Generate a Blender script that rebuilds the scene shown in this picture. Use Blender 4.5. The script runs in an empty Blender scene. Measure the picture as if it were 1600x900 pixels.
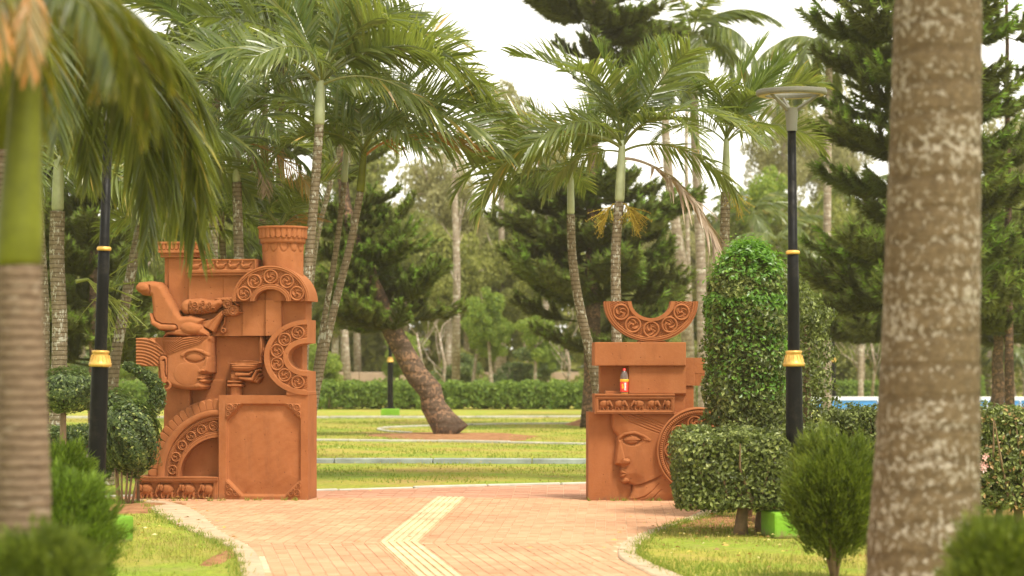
import bpy, bmesh, math, random
import numpy as np
from mathutils import Vector, Matrix, Euler
R = math.radians
sc = bpy.context.scene
COL = sc.collection
random.seed(7)
RNG = np.random.default_rng(11)

# ---------------------------------------------------------------- camera
F = 3778.0            # focal length in photo pixels (85 mm on a 36 mm sensor, 1600 px wide)
EYE = 1.6
HZ = 563.0
cd = bpy.data.cameras.new('camera'); cam = bpy.data.objects.new('camera', cd); COL.objects.link(cam)
cam.location = (0, 0, EYE); cam.rotation_euler = (R(90), 0, 0)
cd.sensor_width = 36; cd.lens = 85; cd.shift_y = (HZ - 450) / 1600
cd.clip_start = 0.1; cd.clip_end = 2000
cd.dof.use_dof = True; cd.dof.focus_distance = 27.6; cd.dof.aperture_fstop = 2.2
sc.camera = cam
# ---------------------------------------------------------------- sky, sun, exposure
SUN_EL, SUN_AZ = 60, 38      # azimuth measured from behind the camera towards the right
w = bpy.data.worlds.new('World'); sc.world = w; w.use_nodes = True
wn = w.node_tree; wn.nodes.clear()
out = wn.nodes.new('ShaderNodeOutputWorld'); bg = wn.nodes.new('ShaderNodeBackground')
sky = wn.nodes.new('ShaderNodeTexSky'); sky.sky_type = 'NISHITA'; sky.sun_disc = False
sky.sun_elevation = R(SUN_EL); sky.sun_rotation = R(180 - SUN_AZ); sky.dust_density = 1.0; sky.air_density = 1.0; sky.ozone_density = 1.0
HAZE = 0.00042
hs = wn.nodes.new('ShaderNodeHueSaturation'); hs.inputs['Saturation'].default_value = 0.0
mx = wn.nodes.new('ShaderNodeMix'); mx.data_type = 'RGBA'; mx.blend_type = 'MULTIPLY'; mx.inputs[0].default_value = 1
mx.inputs[7].default_value = (1.0, 0.965, 0.87, 1)
wn.links.new(sky.outputs[0], hs.inputs['Color']); wn.links.new(hs.outputs[0], mx.inputs[6])
wn.links.new(mx.outputs[2], bg.inputs[0]); wn.links.new(bg.outputs[0], out.inputs[0])
bg.inputs[1].default_value = 0.15
sd = bpy.data.lights.new('sun', 'SUN'); so = bpy.data.objects.new('sun', sd); COL.objects.link(so)
sd.energy = 2.0; sd.angle = R(12); sd.color = (1.0, 0.93, 0.80)
_d = Vector((math.sin(R(SUN_AZ)) * math.cos(R(SUN_EL)), -math.cos(R(SUN_AZ)) * math.cos(R(SUN_EL)), math.sin(R(SUN_EL))))
so.rotation_euler = _d.to_track_quat('Z', 'Y').to_euler()
sc.view_settings.view_transform = 'Standard'; sc.view_settings.look = 'None'
sc.view_settings.exposure = 1.22; sc.view_settings.gamma = 1
sc.render.engine = 'CYCLES'
sc.cycles.use_denoising = True
sc.cycles.max_bounces = 6; sc.cycles.transparent_max_bounces = 8; sc.cycles.volume_bounces = 1
sc.cycles.diffuse_bounces = 3; sc.cycles.glossy_bounces = 2; sc.cycles.transmission_bounces = 4
sc.cycles.caustics_reflective = False; sc.cycles.caustics_refractive = False

# ---------------------------------------------------------------- helpers: pixels, objects
def P(px, py, d):
    return Vector(((px - 800) / F * d, d, EYE - (py - HZ) / F * d))
def gd(py): return F * EYE / (py - HZ)
def G(px, py, z=0.0):
    d = F * (EYE - z) / (py - HZ)
    return Vector(((px - 800) / F * d, d, z))

def empty(name, loc=(0, 0, 0), rz=0.0):
    o = bpy.data.objects.new(name, None); COL.objects.link(o)
    o.location = loc; o.rotation_euler = (0, 0, rz); o.empty_display_size = 0.2
    return o
def tag(o, label=None, cat=None, group=None, kind=None):
    if label: o['label'] = label
    if cat: o['category'] = cat
    if group: o['group'] = group
    if kind: o['kind'] = kind
    return o
def link(name, me, parent=None, loc=None, rot=None, scale=None):
    o = bpy.data.objects.new(name, me); COL.objects.link(o)
    if parent is not None: o.parent = parent
    if loc is not None: o.location = loc
    if rot is not None: o.rotation_euler = rot
    if scale is not None: o.scale = scale
    return o
def copy_tree(o, parent=None):
    c = o.copy(); COL.objects.link(c); c.parent = parent
    for ch in list(o.children): copy_tree(ch, c)
    return c

def mesh_np(name, V, Fc, mat=None, smooth=False, rnd=None, sharp_flat=None):
    """V (N,3); Fc (M,k) uniform polygons, or a list of such arrays"""
    if not isinstance(Fc, (list, tuple)): Fc = [Fc]
    Fc = [np.asarray(f, dtype=np.int32) for f in Fc if len(f)]
    me = bpy.data.meshes.new(name)
    V = np.asarray(V, dtype=np.float32)
    me.vertices.add(len(V)); me.vertices.foreach_set('co', V.ravel())
    nl = sum(f.size for f in Fc); npoly = sum(len(f) for f in Fc)
    me.loops.add(nl); me.polygons.add(npoly)
    me.loops.foreach_set('vertex_index', np.concatenate([f.ravel() for f in Fc]))
    st, pos = [], 0
    for f in Fc:
        st.append(pos + np.arange(len(f)) * f.shape[1]); pos += f.size
    me.polygons.foreach_set('loop_start', np.concatenate(st).astype(np.int32))
    sm = np.full(npoly, bool(smooth))
    if sharp_flat is not None: sm[sharp_flat:] = False
    me.polygons.foreach_set('use_smooth', sm)
    if rnd is not None:
        a = me.attributes.new('rnd', 'FLOAT', 'FACE'); a.data.foreach_set('value', np.asarray(rnd, dtype=np.float32))
    me.update(calc_edges=True); me.validate()
    if mat: me.materials.append(mat)
    return me

class MB:
    """collects shapes into one mesh"""
    def __init__(s): s.V = []; s.F3 = []; s.F4 = []; s.n = 0; s.r3 = []; s.r4 = []
    def add(s, V, F4=None, F3=None, r=0.5):
        V = np.asarray(V, dtype=float).reshape(-1, 3); s.V.append(V)
        if F4 is not None and len(F4):
            F4 = np.asarray(F4); s.F4.append(F4 + s.n); s.r4.append(np.broadcast_to(r, (len(F4),)))
        if F3 is not None and len(F3):
            F3 = np.asarray(F3); s.F3.append(F3 + s.n); s.r3.append(np.broadcast_to(r, (len(F3),)))
        s.n += len(V)
    def tube(s, pts, rad, n=8, cap=True, r=0.5):
        pts = np.asarray(pts, dtype=float); k = len(pts)
        rad = np.broadcast_to(np.asarray(rad, dtype=float), (k,))
        T = np.gradient(pts, axis=0); T /= np.linalg.norm(T, axis=1)[:, None] + 1e-9
        up = np.array([0, 0, 1.0]) if abs(T[0][2]) < 0.8 else np.array([1.0, 0, 0])
        A = np.cross(T, up); A /= np.linalg.norm(A, axis=1)[:, None] + 1e-9
        B = np.cross(T, A)
        th = np.arange(n) * 2 * np.pi / n
        V = pts[:, None, :] + rad[:, None, None] * (np.cos(th)[None, :, None] * A[:, None, :] + np.sin(th)[None, :, None] * B[:, None, :])
        i = np.arange(k - 1)[:, None] * n; j = np.arange(n)[None, :]; j2 = (j + 1) % n
        Fq = np.stack([i + j, i + j2, i + n + j2, i + n + j], -1).reshape(-1, 4)
        V = V.reshape(-1, 3); F3 = None
        if cap:
            V = np.vstack([V, pts[0], pts[-1]]); a = len(V) - 2; jj = np.arange(n); jn = (jj + 1) % n
            F3 = np.vstack([np.stack([jn, jj, np.full(n, a)], -1), np.stack([(k - 1) * n + jj, (k - 1) * n + jn, np.full(n, a + 1)], -1)])
        s.add(V, Fq, F3, r=r)
    def box(s, x0, x1, y0, y1, z0, z1, r=0.5):
        V = [(x, y, z) for z in (z0, z1) for y in (y0, y1) for x in (x0, x1)]
        s.add(V, [(0, 2, 3, 1), (4, 5, 7, 6), (0, 1, 5, 4), (2, 6, 7, 3), (0, 4, 6, 2), (1, 3, 7, 5)], r=r)
    def lathe(s, prof, n=24, c=(0, 0, 0), r=0.5):
        prof = np.asarray(prof, dtype=float); th = np.arange(n) * 2 * np.pi / n; k = len(prof)
        V = np.stack([prof[:, 0][:, None] * np.cos(th) + c[0], prof[:, 0][:, None] * np.sin(th) + c[1], np.repeat(prof[:, 1][:, None], n, 1) + c[2]], -1).reshape(-1, 3)
        i = np.arange(k - 1)[:, None] * n; j = np.arange(n)[None, :]; j2 = (j + 1) % n
        s.add(V, np.stack([i + j, i + j2, i + n + j2, i + n + j], -1).reshape(-1, 4), r=r)
    def mesh(s, name, mat=None, smooth=False):
        fs, rs = [], []
        if s.F4: fs.append(np.vstack(s.F4)); rs.append(np.concatenate(s.r4))
        if s.F3: fs.append(np.vstack(s.F3)); rs.append(np.concatenate(s.r3))
        return mesh_np(name, np.vstack(s.V), fs, mat, smooth, np.concatenate(rs))
    def build(s, name, mat=None, parent=None, smooth=False, **k):
        return link(name, s.mesh(name, mat, smooth), parent, **k)

def bevel_mesh(me, wd=0.01, seg=2, ang=35):
    bm = bmesh.new(); bm.from_mesh(me)
    bmesh.ops.remove_doubles(bm, verts=bm.verts, dist=1e-5)
    bmesh.ops.recalc_face_normals(bm, faces=bm.faces)
    es = [e for e in bm.edges if len(e.link_faces) == 2 and e.calc_face_angle(0) > R(ang)]
    bmesh.ops.bevel(bm, geom=es, offset=wd, segments=seg, profile=0.6, affect='EDGES')
    bm.to_mesh(me); bm.free(); return me

# ---------------------------------------------------------------- materials
def _new(name):
    m = bpy.data.materials.new(name); m.use_nodes = True
    nt = m.node_tree; b = nt.nodes['Principled BSDF']; return m, nt, b
def _noise(nt, scale, detail=6, rough=0.6, vec=None, dist=0.0):
    n = nt.nodes.new('ShaderNodeTexNoise'); n.inputs['Scale'].default_value = scale; n.inputs['Detail'].default_value = detail
    n.inputs['Roughness'].default_value = rough; n.inputs['Distortion'].default_value = dist
    if vec is not None: nt.links.new(vec, n.inputs['Vector'])
    return n
def _ramp(nt, src, stops):
    r = nt.nodes.new('ShaderNodeValToRGB'); e = r.color_ramp.elements
    while len(e) < len(stops): e.new(0.5)
    for k, (p, c) in enumerate(stops): e[k].position = p; e[k].color = (*c, 1) if len(c) == 3 else c
    nt.links.new(src, r.inputs[0]); return r
def _mix(nt, a, b, fac, mode='MIX'):
    m = nt.nodes.new('ShaderNodeMix'); m.data_type = 'RGBA'; m.blend_type = mode
    for v, i in ((a, 6), (b, 7), (fac, 0)):
        if isinstance(v, (tuple, list)): m.inputs[i].default_value = (*v, 1) if len(v) == 3 else v
        elif isinstance(v, (int, float)): m.inputs[i].default_value = v
        else: nt.links.new(v, m.inputs[i])
    return m.outputs[2]
def _bump(nt, b, src, strength=0.3, dist=0.01):
    bp = nt.nodes.new('ShaderNodeBump'); bp.inputs['Strength'].default_value = strength; bp.inputs['Distance'].default_value = dist
    nt.links.new(src, bp.inputs['Height']); nt.links.new(bp.outputs[0], b.inputs['Normal']); return bp
def _coord(nt, kind='Object', scale=None):
    t = nt.nodes.new('ShaderNodeTexCoord')
    if scale is None: return t.outputs[kind]
    mp = nt.nodes.new('ShaderNodeMapping'); mp.inputs['Scale'].default_value = scale
    nt.links.new(t.outputs[kind], mp.inputs[0]); return mp.outputs[0]
def _pos(nt, scale=None):
    t = nt.nodes.new('ShaderNodeNewGeometry')
    if scale is None: return t.outputs['Position']
    mp = nt.nodes.new('ShaderNodeMapping'); mp.inputs['Scale'].default_value = scale
    nt.links.new(t.outputs['Position'], mp.inputs[0]); return mp.outputs[0]

def simple(name, c, rough=0.6, metal=0.0, var=0.12, scale=8, bump=0.15, bd=0.005, bs=60, spec=0.5):
    m, nt, b = _new(name)
    n = _noise(nt, scale, vec=_coord(nt))
    lo = tuple(v * (1 - var) for v in c); hi = tuple(min(1, v * (1 + var)) for v in c)
    nt.links.new(_ramp(nt, n.outputs[0], [(0.3, lo), (0.7, hi)]).outputs[0], b.inputs['Base Color'])
    b.inputs['Roughness'].default_value = rough; b.inputs['Metallic'].default_value = metal
    b.inputs['Specular IOR Level'].default_value = spec
    if bump: _bump(nt, b, _noise(nt, bs, 4, vec=_coord(nt)).outputs[0], bump, bd)
    return m

def leaf_mat(name, stops, rough=0.45, trans=0.35, tcol=(0.35, 0.5, 0.05), spec=0.5, objvar=0.25):
    m, nt, b = _new(name)
    at = nt.nodes.new('ShaderNodeAttribute'); at.attribute_name = 'rnd'
    oi = nt.nodes.new('ShaderNodeObjectInfo')
    ma = nt.nodes.new('ShaderNodeMath'); ma.operation = 'MULTIPLY_ADD'; ma.inputs[1].default_value = objvar; ma.inputs[2].default_value = -objvar / 2
    nt.links.new(oi.outputs['Random'], ma.inputs[0])
    ad = nt.nodes.new('ShaderNodeMath'); ad.operation = 'ADD'; ad.use_clamp = True
    nt.links.new(at.outputs['Fac'], ad.inputs[0]); nt.links.new(ma.outputs[0], ad.inputs[1])
    rp = _ramp(nt, ad.outputs[0], stops)
    nt.links.new(rp.outputs[0], b.inputs['Base Color'])
    b.inputs['Roughness'].default_value = rough; b.inputs['Specular IOR Level'].default_value = spec
    tr = nt.nodes.new('ShaderNodeBsdfTranslucent')
    tc = _mix(nt, rp.outputs[0], tcol, 0.5); nt.links.new(tc, tr.inputs[0])
    ms = nt.nodes.new('ShaderNodeMixShader'); ms.inputs[0].default_value = trans
    nt.links.new(b.outputs[0], ms.inputs[1]); nt.links.new(tr.outputs[0], ms.inputs[2])
    nt.links.new(ms.outputs[0], nt.nodes['Material Output'].inputs[0])
    return m

def terracotta():
    m, nt, b = _new('terracotta'); co = _coord(nt)
    n1 = _noise(nt, 2.2, 8, 0.65, co); n2 = _noise(nt, 14, 6, 0.6, co)
    c1 = _ramp(nt, n1.outputs[0], [(0.25, (0.255, 0.086, 0.029)), (0.5, (0.315, 0.114, 0.041)), (0.78, (0.375, 0.148, 0.060))]).outputs[0]
    c2 = _mix(nt, c1, (0.36, 0.135, 0.046), _ramp(nt, n2.outputs[0], [(0.5, (0, 0, 0)), (0.8, (0.45, 0.45, 0.45))]).outputs[0])
    # grey grime blotches and rain streaks
    n3 = _noise(nt, 1.0, 7, 0.7, _coord(nt, 'Object', (5.5, 5.5, 1.1)))
    c3 = _mix(nt, c2, (0.11, 0.050, 0.025), _ramp(nt, n3.outputs[0], [(0.54, (0, 0, 0)), (0.78, (0.42, 0.42, 0.42))]).outputs[0])
    vo = nt.nodes.new('ShaderNodeTexVoronoi'); vo.inputs['Scale'].default_value = 13; nt.links.new(co, vo.inputs['Vector'])
    pit = _ramp(nt, vo.outputs['Distance'], [(0.03, (0, 0, 0)), (0.12, (1, 1, 1))]).outputs[0]
    c4 = _mix(nt, (0.13, 0.04, 0.018), c3, pit)
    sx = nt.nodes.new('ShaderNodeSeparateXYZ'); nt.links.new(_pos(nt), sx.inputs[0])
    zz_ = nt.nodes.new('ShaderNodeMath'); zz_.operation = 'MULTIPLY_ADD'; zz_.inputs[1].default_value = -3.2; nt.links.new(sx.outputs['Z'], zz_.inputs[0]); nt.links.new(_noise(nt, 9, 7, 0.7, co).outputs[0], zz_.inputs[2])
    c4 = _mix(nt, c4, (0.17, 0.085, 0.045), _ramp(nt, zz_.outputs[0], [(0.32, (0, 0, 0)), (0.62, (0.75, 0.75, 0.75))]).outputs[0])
    nt.links.new(c4, b.inputs['Base Color'])
    b.inputs['Roughness'].default_value = 0.85; b.inputs['Specular IOR Level'].default_value = 0.15
    s = nt.nodes.new('ShaderNodeMath'); s.operation = 'MULTIPLY_ADD'; s.inputs[1].default_value = 0.5
    nt.links.new(pit, s.inputs[0]); nt.links.new(_noise(nt, 26, 8, 0.68, co).outputs[0], s.inputs[2])
    _bump(nt, b, s.outputs[0], 0.55, 0.008)
    return m

def bark(name, c_lo, c_hi, c_patch, patch=(0.52, 0.60), ring=9.0, ringc=0.5, scale=9, bump=0.5, zs=1.0):
    """palm bark: horizontal leaf-scar rings plus lichen patches"""
    m, nt, b = _new(name); co = _coord(nt, 'Object', (1, 1, zs))
    base = _ramp(nt, _noise(nt, scale, 8, 0.7, co).outputs[0], [(0.3, c_lo), (0.7, c_hi)]).outputs[0]
    wv = nt.nodes.new('ShaderNodeTexWave'); wv.wave_type = 'BANDS'; wv.bands_direction = 'Z'
    wv.inputs['Scale'].default_value = ring; wv.inputs['Distortion'].default_value = 1.6; wv.inputs['Detail'].default_value = 3; wv.inputs['Detail Scale'].default_value = 1.2
    nt.links.new(_coord(nt), wv.inputs['Vector'])
    rg = _ramp(nt, wv.outputs[0], [(0.0, (0, 0, 0)), (0.35, (1, 1, 1))]).outputs[0]
    dark = _mix(nt, base, (0.35, 0.3, 0.25), ringc, 'MULTIPLY')
    base = _mix(nt, dark, base, rg)
    pn = _noise(nt, scale * 1.3, 5, 0.62, co); pb = _noise(nt, 1.0, 5, 0.6, _coord(nt, 'Object', (1.2, 1.2, 4.5)))
    ad = nt.nodes.new('ShaderNodeMath'); ad.operation = 'MULTIPLY_ADD'; ad.inputs[1].default_value = 0.6
    nt.links.new(pb.outputs[0], ad.inputs[0]); nt.links.new(pn.outputs[0], ad.inputs[2])
    fac = _ramp(nt, ad.outputs[0], [(patch[0] + 0.28, (0, 0, 0)), (patch[1] + 0.28, (1, 1, 1))]).outputs[0]
    nt.links.new(_mix(nt, base, c_patch, fac), b.inputs['Base Color'])
    b.inputs['Roughness'].default_value = 0.85; b.inputs['Specular IOR Level'].default_value = 0.2
    sm = nt.nodes.new('ShaderNodeMath'); sm.operation = 'ADD'
    nt.links.new(rg, sm.inputs[0]); nt.links.new(_noise(nt, scale * 4, 8, 0.7, co).outputs[0], sm.inputs[1])
    _bump(nt, b, sm.outputs[0], bump, 0.012)
    return m

M = {}
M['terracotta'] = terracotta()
M['palm_bark'] = bark('palm_bark', (0.13, 0.10, 0.058), (0.26, 0.21, 0.135), (0.40, 0.39, 0.31), (0.58, 0.66), ring=5.5, ringc=0.6, zs=0.5, scale=22)
M['big_bark'] = bark('big_bark', (0.078, 0.054, 0.026), (0.175, 0.125, 0.068), (0.34, 0.30, 0.235), (0.54, 0.68), ring=2.0, ringc=0.22, scale=22, zs=1.0)
M['near_bark'] = bark('near_bark', (0.12, 0.08, 0.05), (0.25, 0.18, 0.12), (0.27, 0.215, 0.155), (0.60, 0.72), ring=8, ringc=0.8, scale=12, zs=3.0)
M['pine_bark'] = bark('pine_bark', (0.05, 0.032, 0.02), (0.15, 0.10, 0.07), (0.26, 0.15, 0.09), (0.55, 0.63), ring=1.2, ringc=0.2, scale=12, bump=1.0)
M['pale_bark'] = bark('pale_bark', (0.20, 0.15, 0.11), (0.36, 0.29, 0.22), (0.45, 0.40, 0.33), (0.55, 0.65), ring=2, ringc=0.3, scale=6)
M['shaft'] = simple('crownshaft_green', (0.105, 0.118, 0.006), 0.55, var=0.4, scale=4, bump=0.05, spec=0.25)
M['shaft_pale'] = simple('crownshaft_pale', (0.36, 0.40, 0.22), 0.45, var=0.25, scale=4, bump=0.1)
M['flower'] = leaf_mat('inflorescence', [(0.0, (0.30, 0.22, 0.02)), (1.0, (0.62, 0.45, 0.05))], 0.5, 0.25, (0.7, 0.6, 0.1))
M['flower_green'] = leaf_mat('inflorescence_green', [(0.0, (0.18, 0.22, 0.03)), (1.0, (0.38, 0.40, 0.07))], 0.5, 0.25, (0.5, 0.6, 0.1))
M['frond'] = leaf_mat('palm_leaf', [(0.0, (0.036, 0.056, 0.014)), (0.35, (0.090, 0.130, 0.027)), (0.78, (0.18, 0.215, 0.052)), (0.96, (0.33, 0.33, 0.085)), (1.0, (0.50, 0.30, 0.08))], 0.30, 0.40, (0.42, 0.50, 0.05), 0.8)
M['frond_near'] = leaf_mat('palm_leaf_near', [(0.0, (0.030, 0.048, 0.010)), (0.45, (0.080, 0.105, 0.018)), (0.75, (0.15, 0.16, 0.024)), (0.9, (0.32, 0.25, 0.03)), (1.0, (0.45, 0.24, 0.04))], 0.4, 0.4, (0.42, 0.44, 0.03), 0.45)
M['frond_grey'] = leaf_mat('palm_leaf_grey', [(0.0, (0.034, 0.050, 0.012)), (0.45, (0.088, 0.116, 0.026)), (0.75, (0.17, 0.19, 0.04)), (0.9, (0.34, 0.30, 0.05)), (1.0, (0.46, 0.32, 0.06))], 0.36, 0.40, (0.42, 0.48, 0.04), 0.5)
M['frond_young'] = leaf_mat('palm_leaf_young', [(0.0, (0.055, 0.095, 0.022)), (0.6, (0.13, 0.19, 0.040)), (1.0, (0.26, 0.30, 0.08))], 0.30, 0.40, (0.42, 0.55, 0.07), 0.8)
M['frond_old'] = leaf_mat('palm_leaf_turning', [(0.0, (0.14, 0.12, 0.03)), (0.45, (0.27, 0.20, 0.05)), (1.0, (0.55, 0.21, 0.05))], 0.5, 0.35, (0.6, 0.3, 0.05))
M['frond_dead'] = leaf_mat('palm_leaf_dead', [(0.0, (0.17, 0.11, 0.07)), (0.6, (0.33, 0.24, 0.17)), (1.0, (0.46, 0.38, 0.30))], 0.6, 0.2, (0.5, 0.35, 0.2))
M['rachis'] = simple('palm_rachis', (0.24, 0.24, 0.07), 0.45, var=0.3, bump=0)
M['needle'] = leaf_mat('pine_needles', [(0.0, (0.050, 0.060, 0.018)), (0.6, (0.112, 0.122, 0.036)), (0.75, (0.14, 0.180, 0.042)), (0.9, (0.18, 0.28, 0.034))], 0.55, 0.40, (0.38, 0.42, 0.06), 0.2)
M['needle_l'] = leaf_mat('pine_needles_light', [(0.0, (0.060, 0.080, 0.022)), (0.6, (0.13, 0.16, 0.040)), (0.75, (0.15, 0.25, 0.040)), (0.88, (0.20, 0.36, 0.035))], 0.55, 0.4, (0.38, 0.46, 0.06), 0.2)
M['hedge'] = leaf_mat('hedge_leaf', [(0.0, (0.035, 0.055, 0.020)), (0.6, (0.080, 0.12, 0.036)), (0.93, (0.15, 0.20, 0.06)), (1.0, (0.32, 0.36, 0.10))], 0.42, 0.3, (0.25, 0.40, 0.05), 0.35)
M['topiary'] = leaf_mat('topiary_leaf', [(0.0, (0.04, 0.05, 0.012)), (0.45, (0.120, 0.150, 0.036)), (0.80, (0.24, 0.280, 0.080)), (0.97, (0.40, 0.43, 0.14)), (1.0, (0.45, 0.28, 0.12))], 0.42, 0.24, (0.32, 0.44, 0.05), 0.35)
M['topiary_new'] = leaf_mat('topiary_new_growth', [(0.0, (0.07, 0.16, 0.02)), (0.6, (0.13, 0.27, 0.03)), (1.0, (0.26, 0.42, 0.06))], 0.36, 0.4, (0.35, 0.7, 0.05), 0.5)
M['thuja'] = leaf_mat('thuja_sprays', [(0.0, (0.034, 0.052, 0.006)), (0.5, (0.095, 0.135, 0.012)), (1.0, (0.20, 0.25, 0.028))], 0.55, 0.3, (0.28, 0.38, 0.03), 0.3)
M['thuja_b'] = leaf_mat('thuja_bright', [(0.0, (0.055, 0.09, 0.008)), (0.6, (0.12, 0.20, 0.014)), (1.0, (0.22, 0.32, 0.03))], 0.55, 0.3, (0.32, 0.46, 0.03), 0.3)
M['far_leaf'] = leaf_mat('wood_leaf', [(0.0, (0.09, 0.105, 0.030)), (0.5, (0.19, 0.21, 0.055)), (1.0, (0.34, 0.34, 0.09))], 0.55, 0.5, (0.5, 0.56, 0.10), 0.3, 0.5)
M['far_pale'] = leaf_mat('eucalyptus_leaf', [(0.0, (0.17, 0.17, 0.07)), (0.5, (0.30, 0.29, 0.13)), (1.0, (0.42, 0.39, 0.18))], 0.55, 0.5, (0.6, 0.56, 0.22), 0.3)
M['far_lime'] = leaf_mat('lime_leaf', [(0.0, (0.09, 0.15, 0.025)), (0.5, (0.18, 0.26, 0.04)), (1.0, (0.36, 0.42, 0.08))], 0.5, 0.45, (0.5, 0.65, 0.08), 0.3)
M['far_hedge'] = leaf_mat('far_hedge_leaf', [(0.0, (0.09, 0.15, 0.03)), (0.6, (0.19, 0.27, 0.05)), (1.0, (0.32, 0.42, 0.09))], 0.55, 0.4, (0.4, 0.58, 0.07), 0.2)
M['black'] = simple('black_paint', (0.0028, 0.0028, 0.003), 0.45, var=0.3, bump=0.05, spec=0.14)
_m, _nt, _b = _new('black_paint'); _c = _coord(_nt)
_du = _ramp(_nt, _noise(_nt, 5, 9, 0.75, _c).outputs[0], [(0.52, (0, 0, 0)), (0.75, (0.55, 0.55, 0.55))]).outputs[0]
_nt.links.new(_mix(_nt, (0.003, 0.003, 0.003), (0.05, 0.042, 0.03), _du), _b.inputs['Base Color']); _b.inputs['Specular IOR Level'].default_value = 0.16
_nt.links.new(_ramp(_nt, _noise(_nt, 9, 6, 0.7, _c).outputs[0], [(0.3, (0.35, 0.35, 0.35)), (0.7, (0.75, 0.75, 0.75))]).outputs[0], _b.inputs['Roughness']); M['black'] = _m
M['gold'] = simple('gold_paint', (0.62, 0.38, 0.09), 0.45, 0.45, var=0.35, scale=14, bump=0.2)
M['lampgrey'] = simple('lamp_grey', (0.15, 0.145, 0.11), 0.5, var=0.08, bump=0.03)
M['lamppale'] = simple('lamp_lens', (0.45, 0.36, 0.22), 0.4, var=0.05, bump=0)
M['lime'] = simple('lime_paint', (0.155, 0.34, 0.010), 0.7, var=0.25, scale=6, bump=0.35, bd=0.01, bs=20)
_m, _nt, _b = _new('lime_paint'); _c = _coord(_nt)
_base = _ramp(_nt, _noise(_nt, 6, 6, 0.6, _c).outputs[0], [(0.3, (0.13, 0.29, 0.010)), (0.7, (0.18, 0.38, 0.012))]).outputs[0]
_sx = _nt.nodes.new('ShaderNodeSeparateXYZ'); _nt.links.new(_c, _sx.inputs[0])
_mm = _nt.nodes.new('ShaderNodeMath'); _mm.operation = 'MULTIPLY_ADD'; _mm.inputs[1].default_value = -3.0; _nt.links.new(_sx.outputs['Z'], _mm.inputs[0]); _nt.links.new(_noise(_nt, 12, 8, 0.75, _c).outputs[0], _mm.inputs[2])
_nt.links.new(_mix(_nt, _base, (0.20, 0.13, 0.06), _ramp(_nt, _mm.outputs[0], [(0.30, (0, 0, 0)), (0.5, (0.85, 0.85, 0.85))]).outputs[0]), _b.inputs['Base Color'])
_b.inputs['Roughness'].default_value = 0.75; _bump(_nt, _b, _noise(_nt, 20, 8, 0.7, _c).outputs[0], 0.5, 0.015); M['lime'] = _m
M['concrete'] = simple('kerb_concrete', (0.44, 0.325, 0.205), 0.85, var=0.22, scale=5, bump=0.3, bs=40)
M['kerb_grey'] = simple('painted_kerb', (0.27, 0.30, 0.29), 0.8, var=0.40, scale=2.2, bump=0.4, bs=25)
M['kerb_pale'] = simple('pale_kerb', (0.42, 0.40, 0.33), 0.8, var=0.25, scale=3, bump=0.3)
M['white'] = simple('white_rim', (0.74, 0.72, 0.66), 0.6, var=0.08)
M['pool_blue'] = simple('pool_blue', (0.07, 0.27, 0.50), 0.5, var=0.12)
M['steel'] = simple('steel', (0.45, 0.47, 0.50), 0.3, 0.8, var=0.1)
M['wall_tan'] = simple('tan_wall', (0.42, 0.30, 0.22), 0.85, var=0.15, scale=2)
M['twig'] = simple('twig', (0.22, 0.14, 0.075), 0.8, var=0.3, scale=12)
# ---------------------------------------------------------------- relief tools (2-D distance fields in photo-pixel units)
PS = 136.5       # photo pixels per metre at the sculptures
def seg_d(X, Y, ax, ay, bx, by):
    vx, vy = bx - ax, by - ay
    t = np.clip(((X - ax) * vx + (Y - ay) * vy) / (vx * vx + vy * vy + 1e-9), 0, 1)
    return np.hypot(X - ax - t * vx, Y - ay - t * vy), t
def line_sdf(X, Y, pts, rad):
    """signed distance to a polyline whose radius runs through the list rad (or one value)"""
    if not hasattr(rad, '__len__'): rad = [rad] * len(pts)
    best = np.full(X.shape, 1e9)
    for k in range(len(pts) - 1):
        d, t = seg_d(X, Y, *pts[k], *pts[k + 1]); best = np.minimum(best, d - (rad[k] * (1 - t) + rad[k + 1] * t))
    return best
def poly_sdf(X, Y, pts):
    d = np.full(X.shape, 1e9); ins = np.zeros(X.shape, bool); n = len(pts)
    for k in range(n):
        (ax, ay), (bx, by) = pts[k], pts[(k + 1) % n]
        d = np.minimum(d, seg_d(X, Y, ax, ay, bx, by)[0])
        c = ((ay > Y) != (by > Y)) & (X < (bx - ax) * (Y - ay) / ((by - ay) if abs(by - ay) > 1e-9 else 1e-9) + ax)
        ins ^= c
    return np.where(ins, -d, d)
def ell_sdf(X, Y, cx, cy, rx, ry, rot=0):
    c, s = math.cos(rot), math.sin(rot); x = (X - cx) * c + (Y - cy) * s; y = -(X - cx) * s + (Y - cy) * c
    return (np.hypot(x / rx, y / ry) - 1) * min(rx, ry)
def dome(sdf, Rd):
    t = np.clip(-sdf / Rd, 0, 1); return np.sqrt(np.maximum(0, 1 - (1 - t) ** 2))
def ss(t): t = np.clip(t, 0, 1); return t * t * (3 - 2 * t)
def ridge(d, wd): return np.sqrt(np.clip(1 - (d / wd) ** 2, 0, 1))
def scroll(X, Y, cx, cy, r, ph=0.0, s=1, arms=3):
    dx, dy = (X - cx) / r, (Y - cy) / r; rr = np.hypot(dx, dy); th = np.arctan2(dy, dx) * s + ph
    ring = ridge(rr - 0.86, 0.15)
    t = (th / (2 * np.pi) * arms + rr * 1.25) % 1.0
    arm = ridge(t - 0.5, 0.36) * ss((0.74 - rr) / 0.1) * ss((rr - 0.08) / 0.1)
    arm = arm * (0.72 + 0.28 * np.cos(rr * 22 + th * 5)); lob = ridge(np.hypot(np.cos(th * 3) * 0.16, rr - 0.52), 0.12) * 0.55
    return np.maximum(np.maximum(ring, arm * 0.95), np.maximum(ridge(rr, 0.2), lob))

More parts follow.
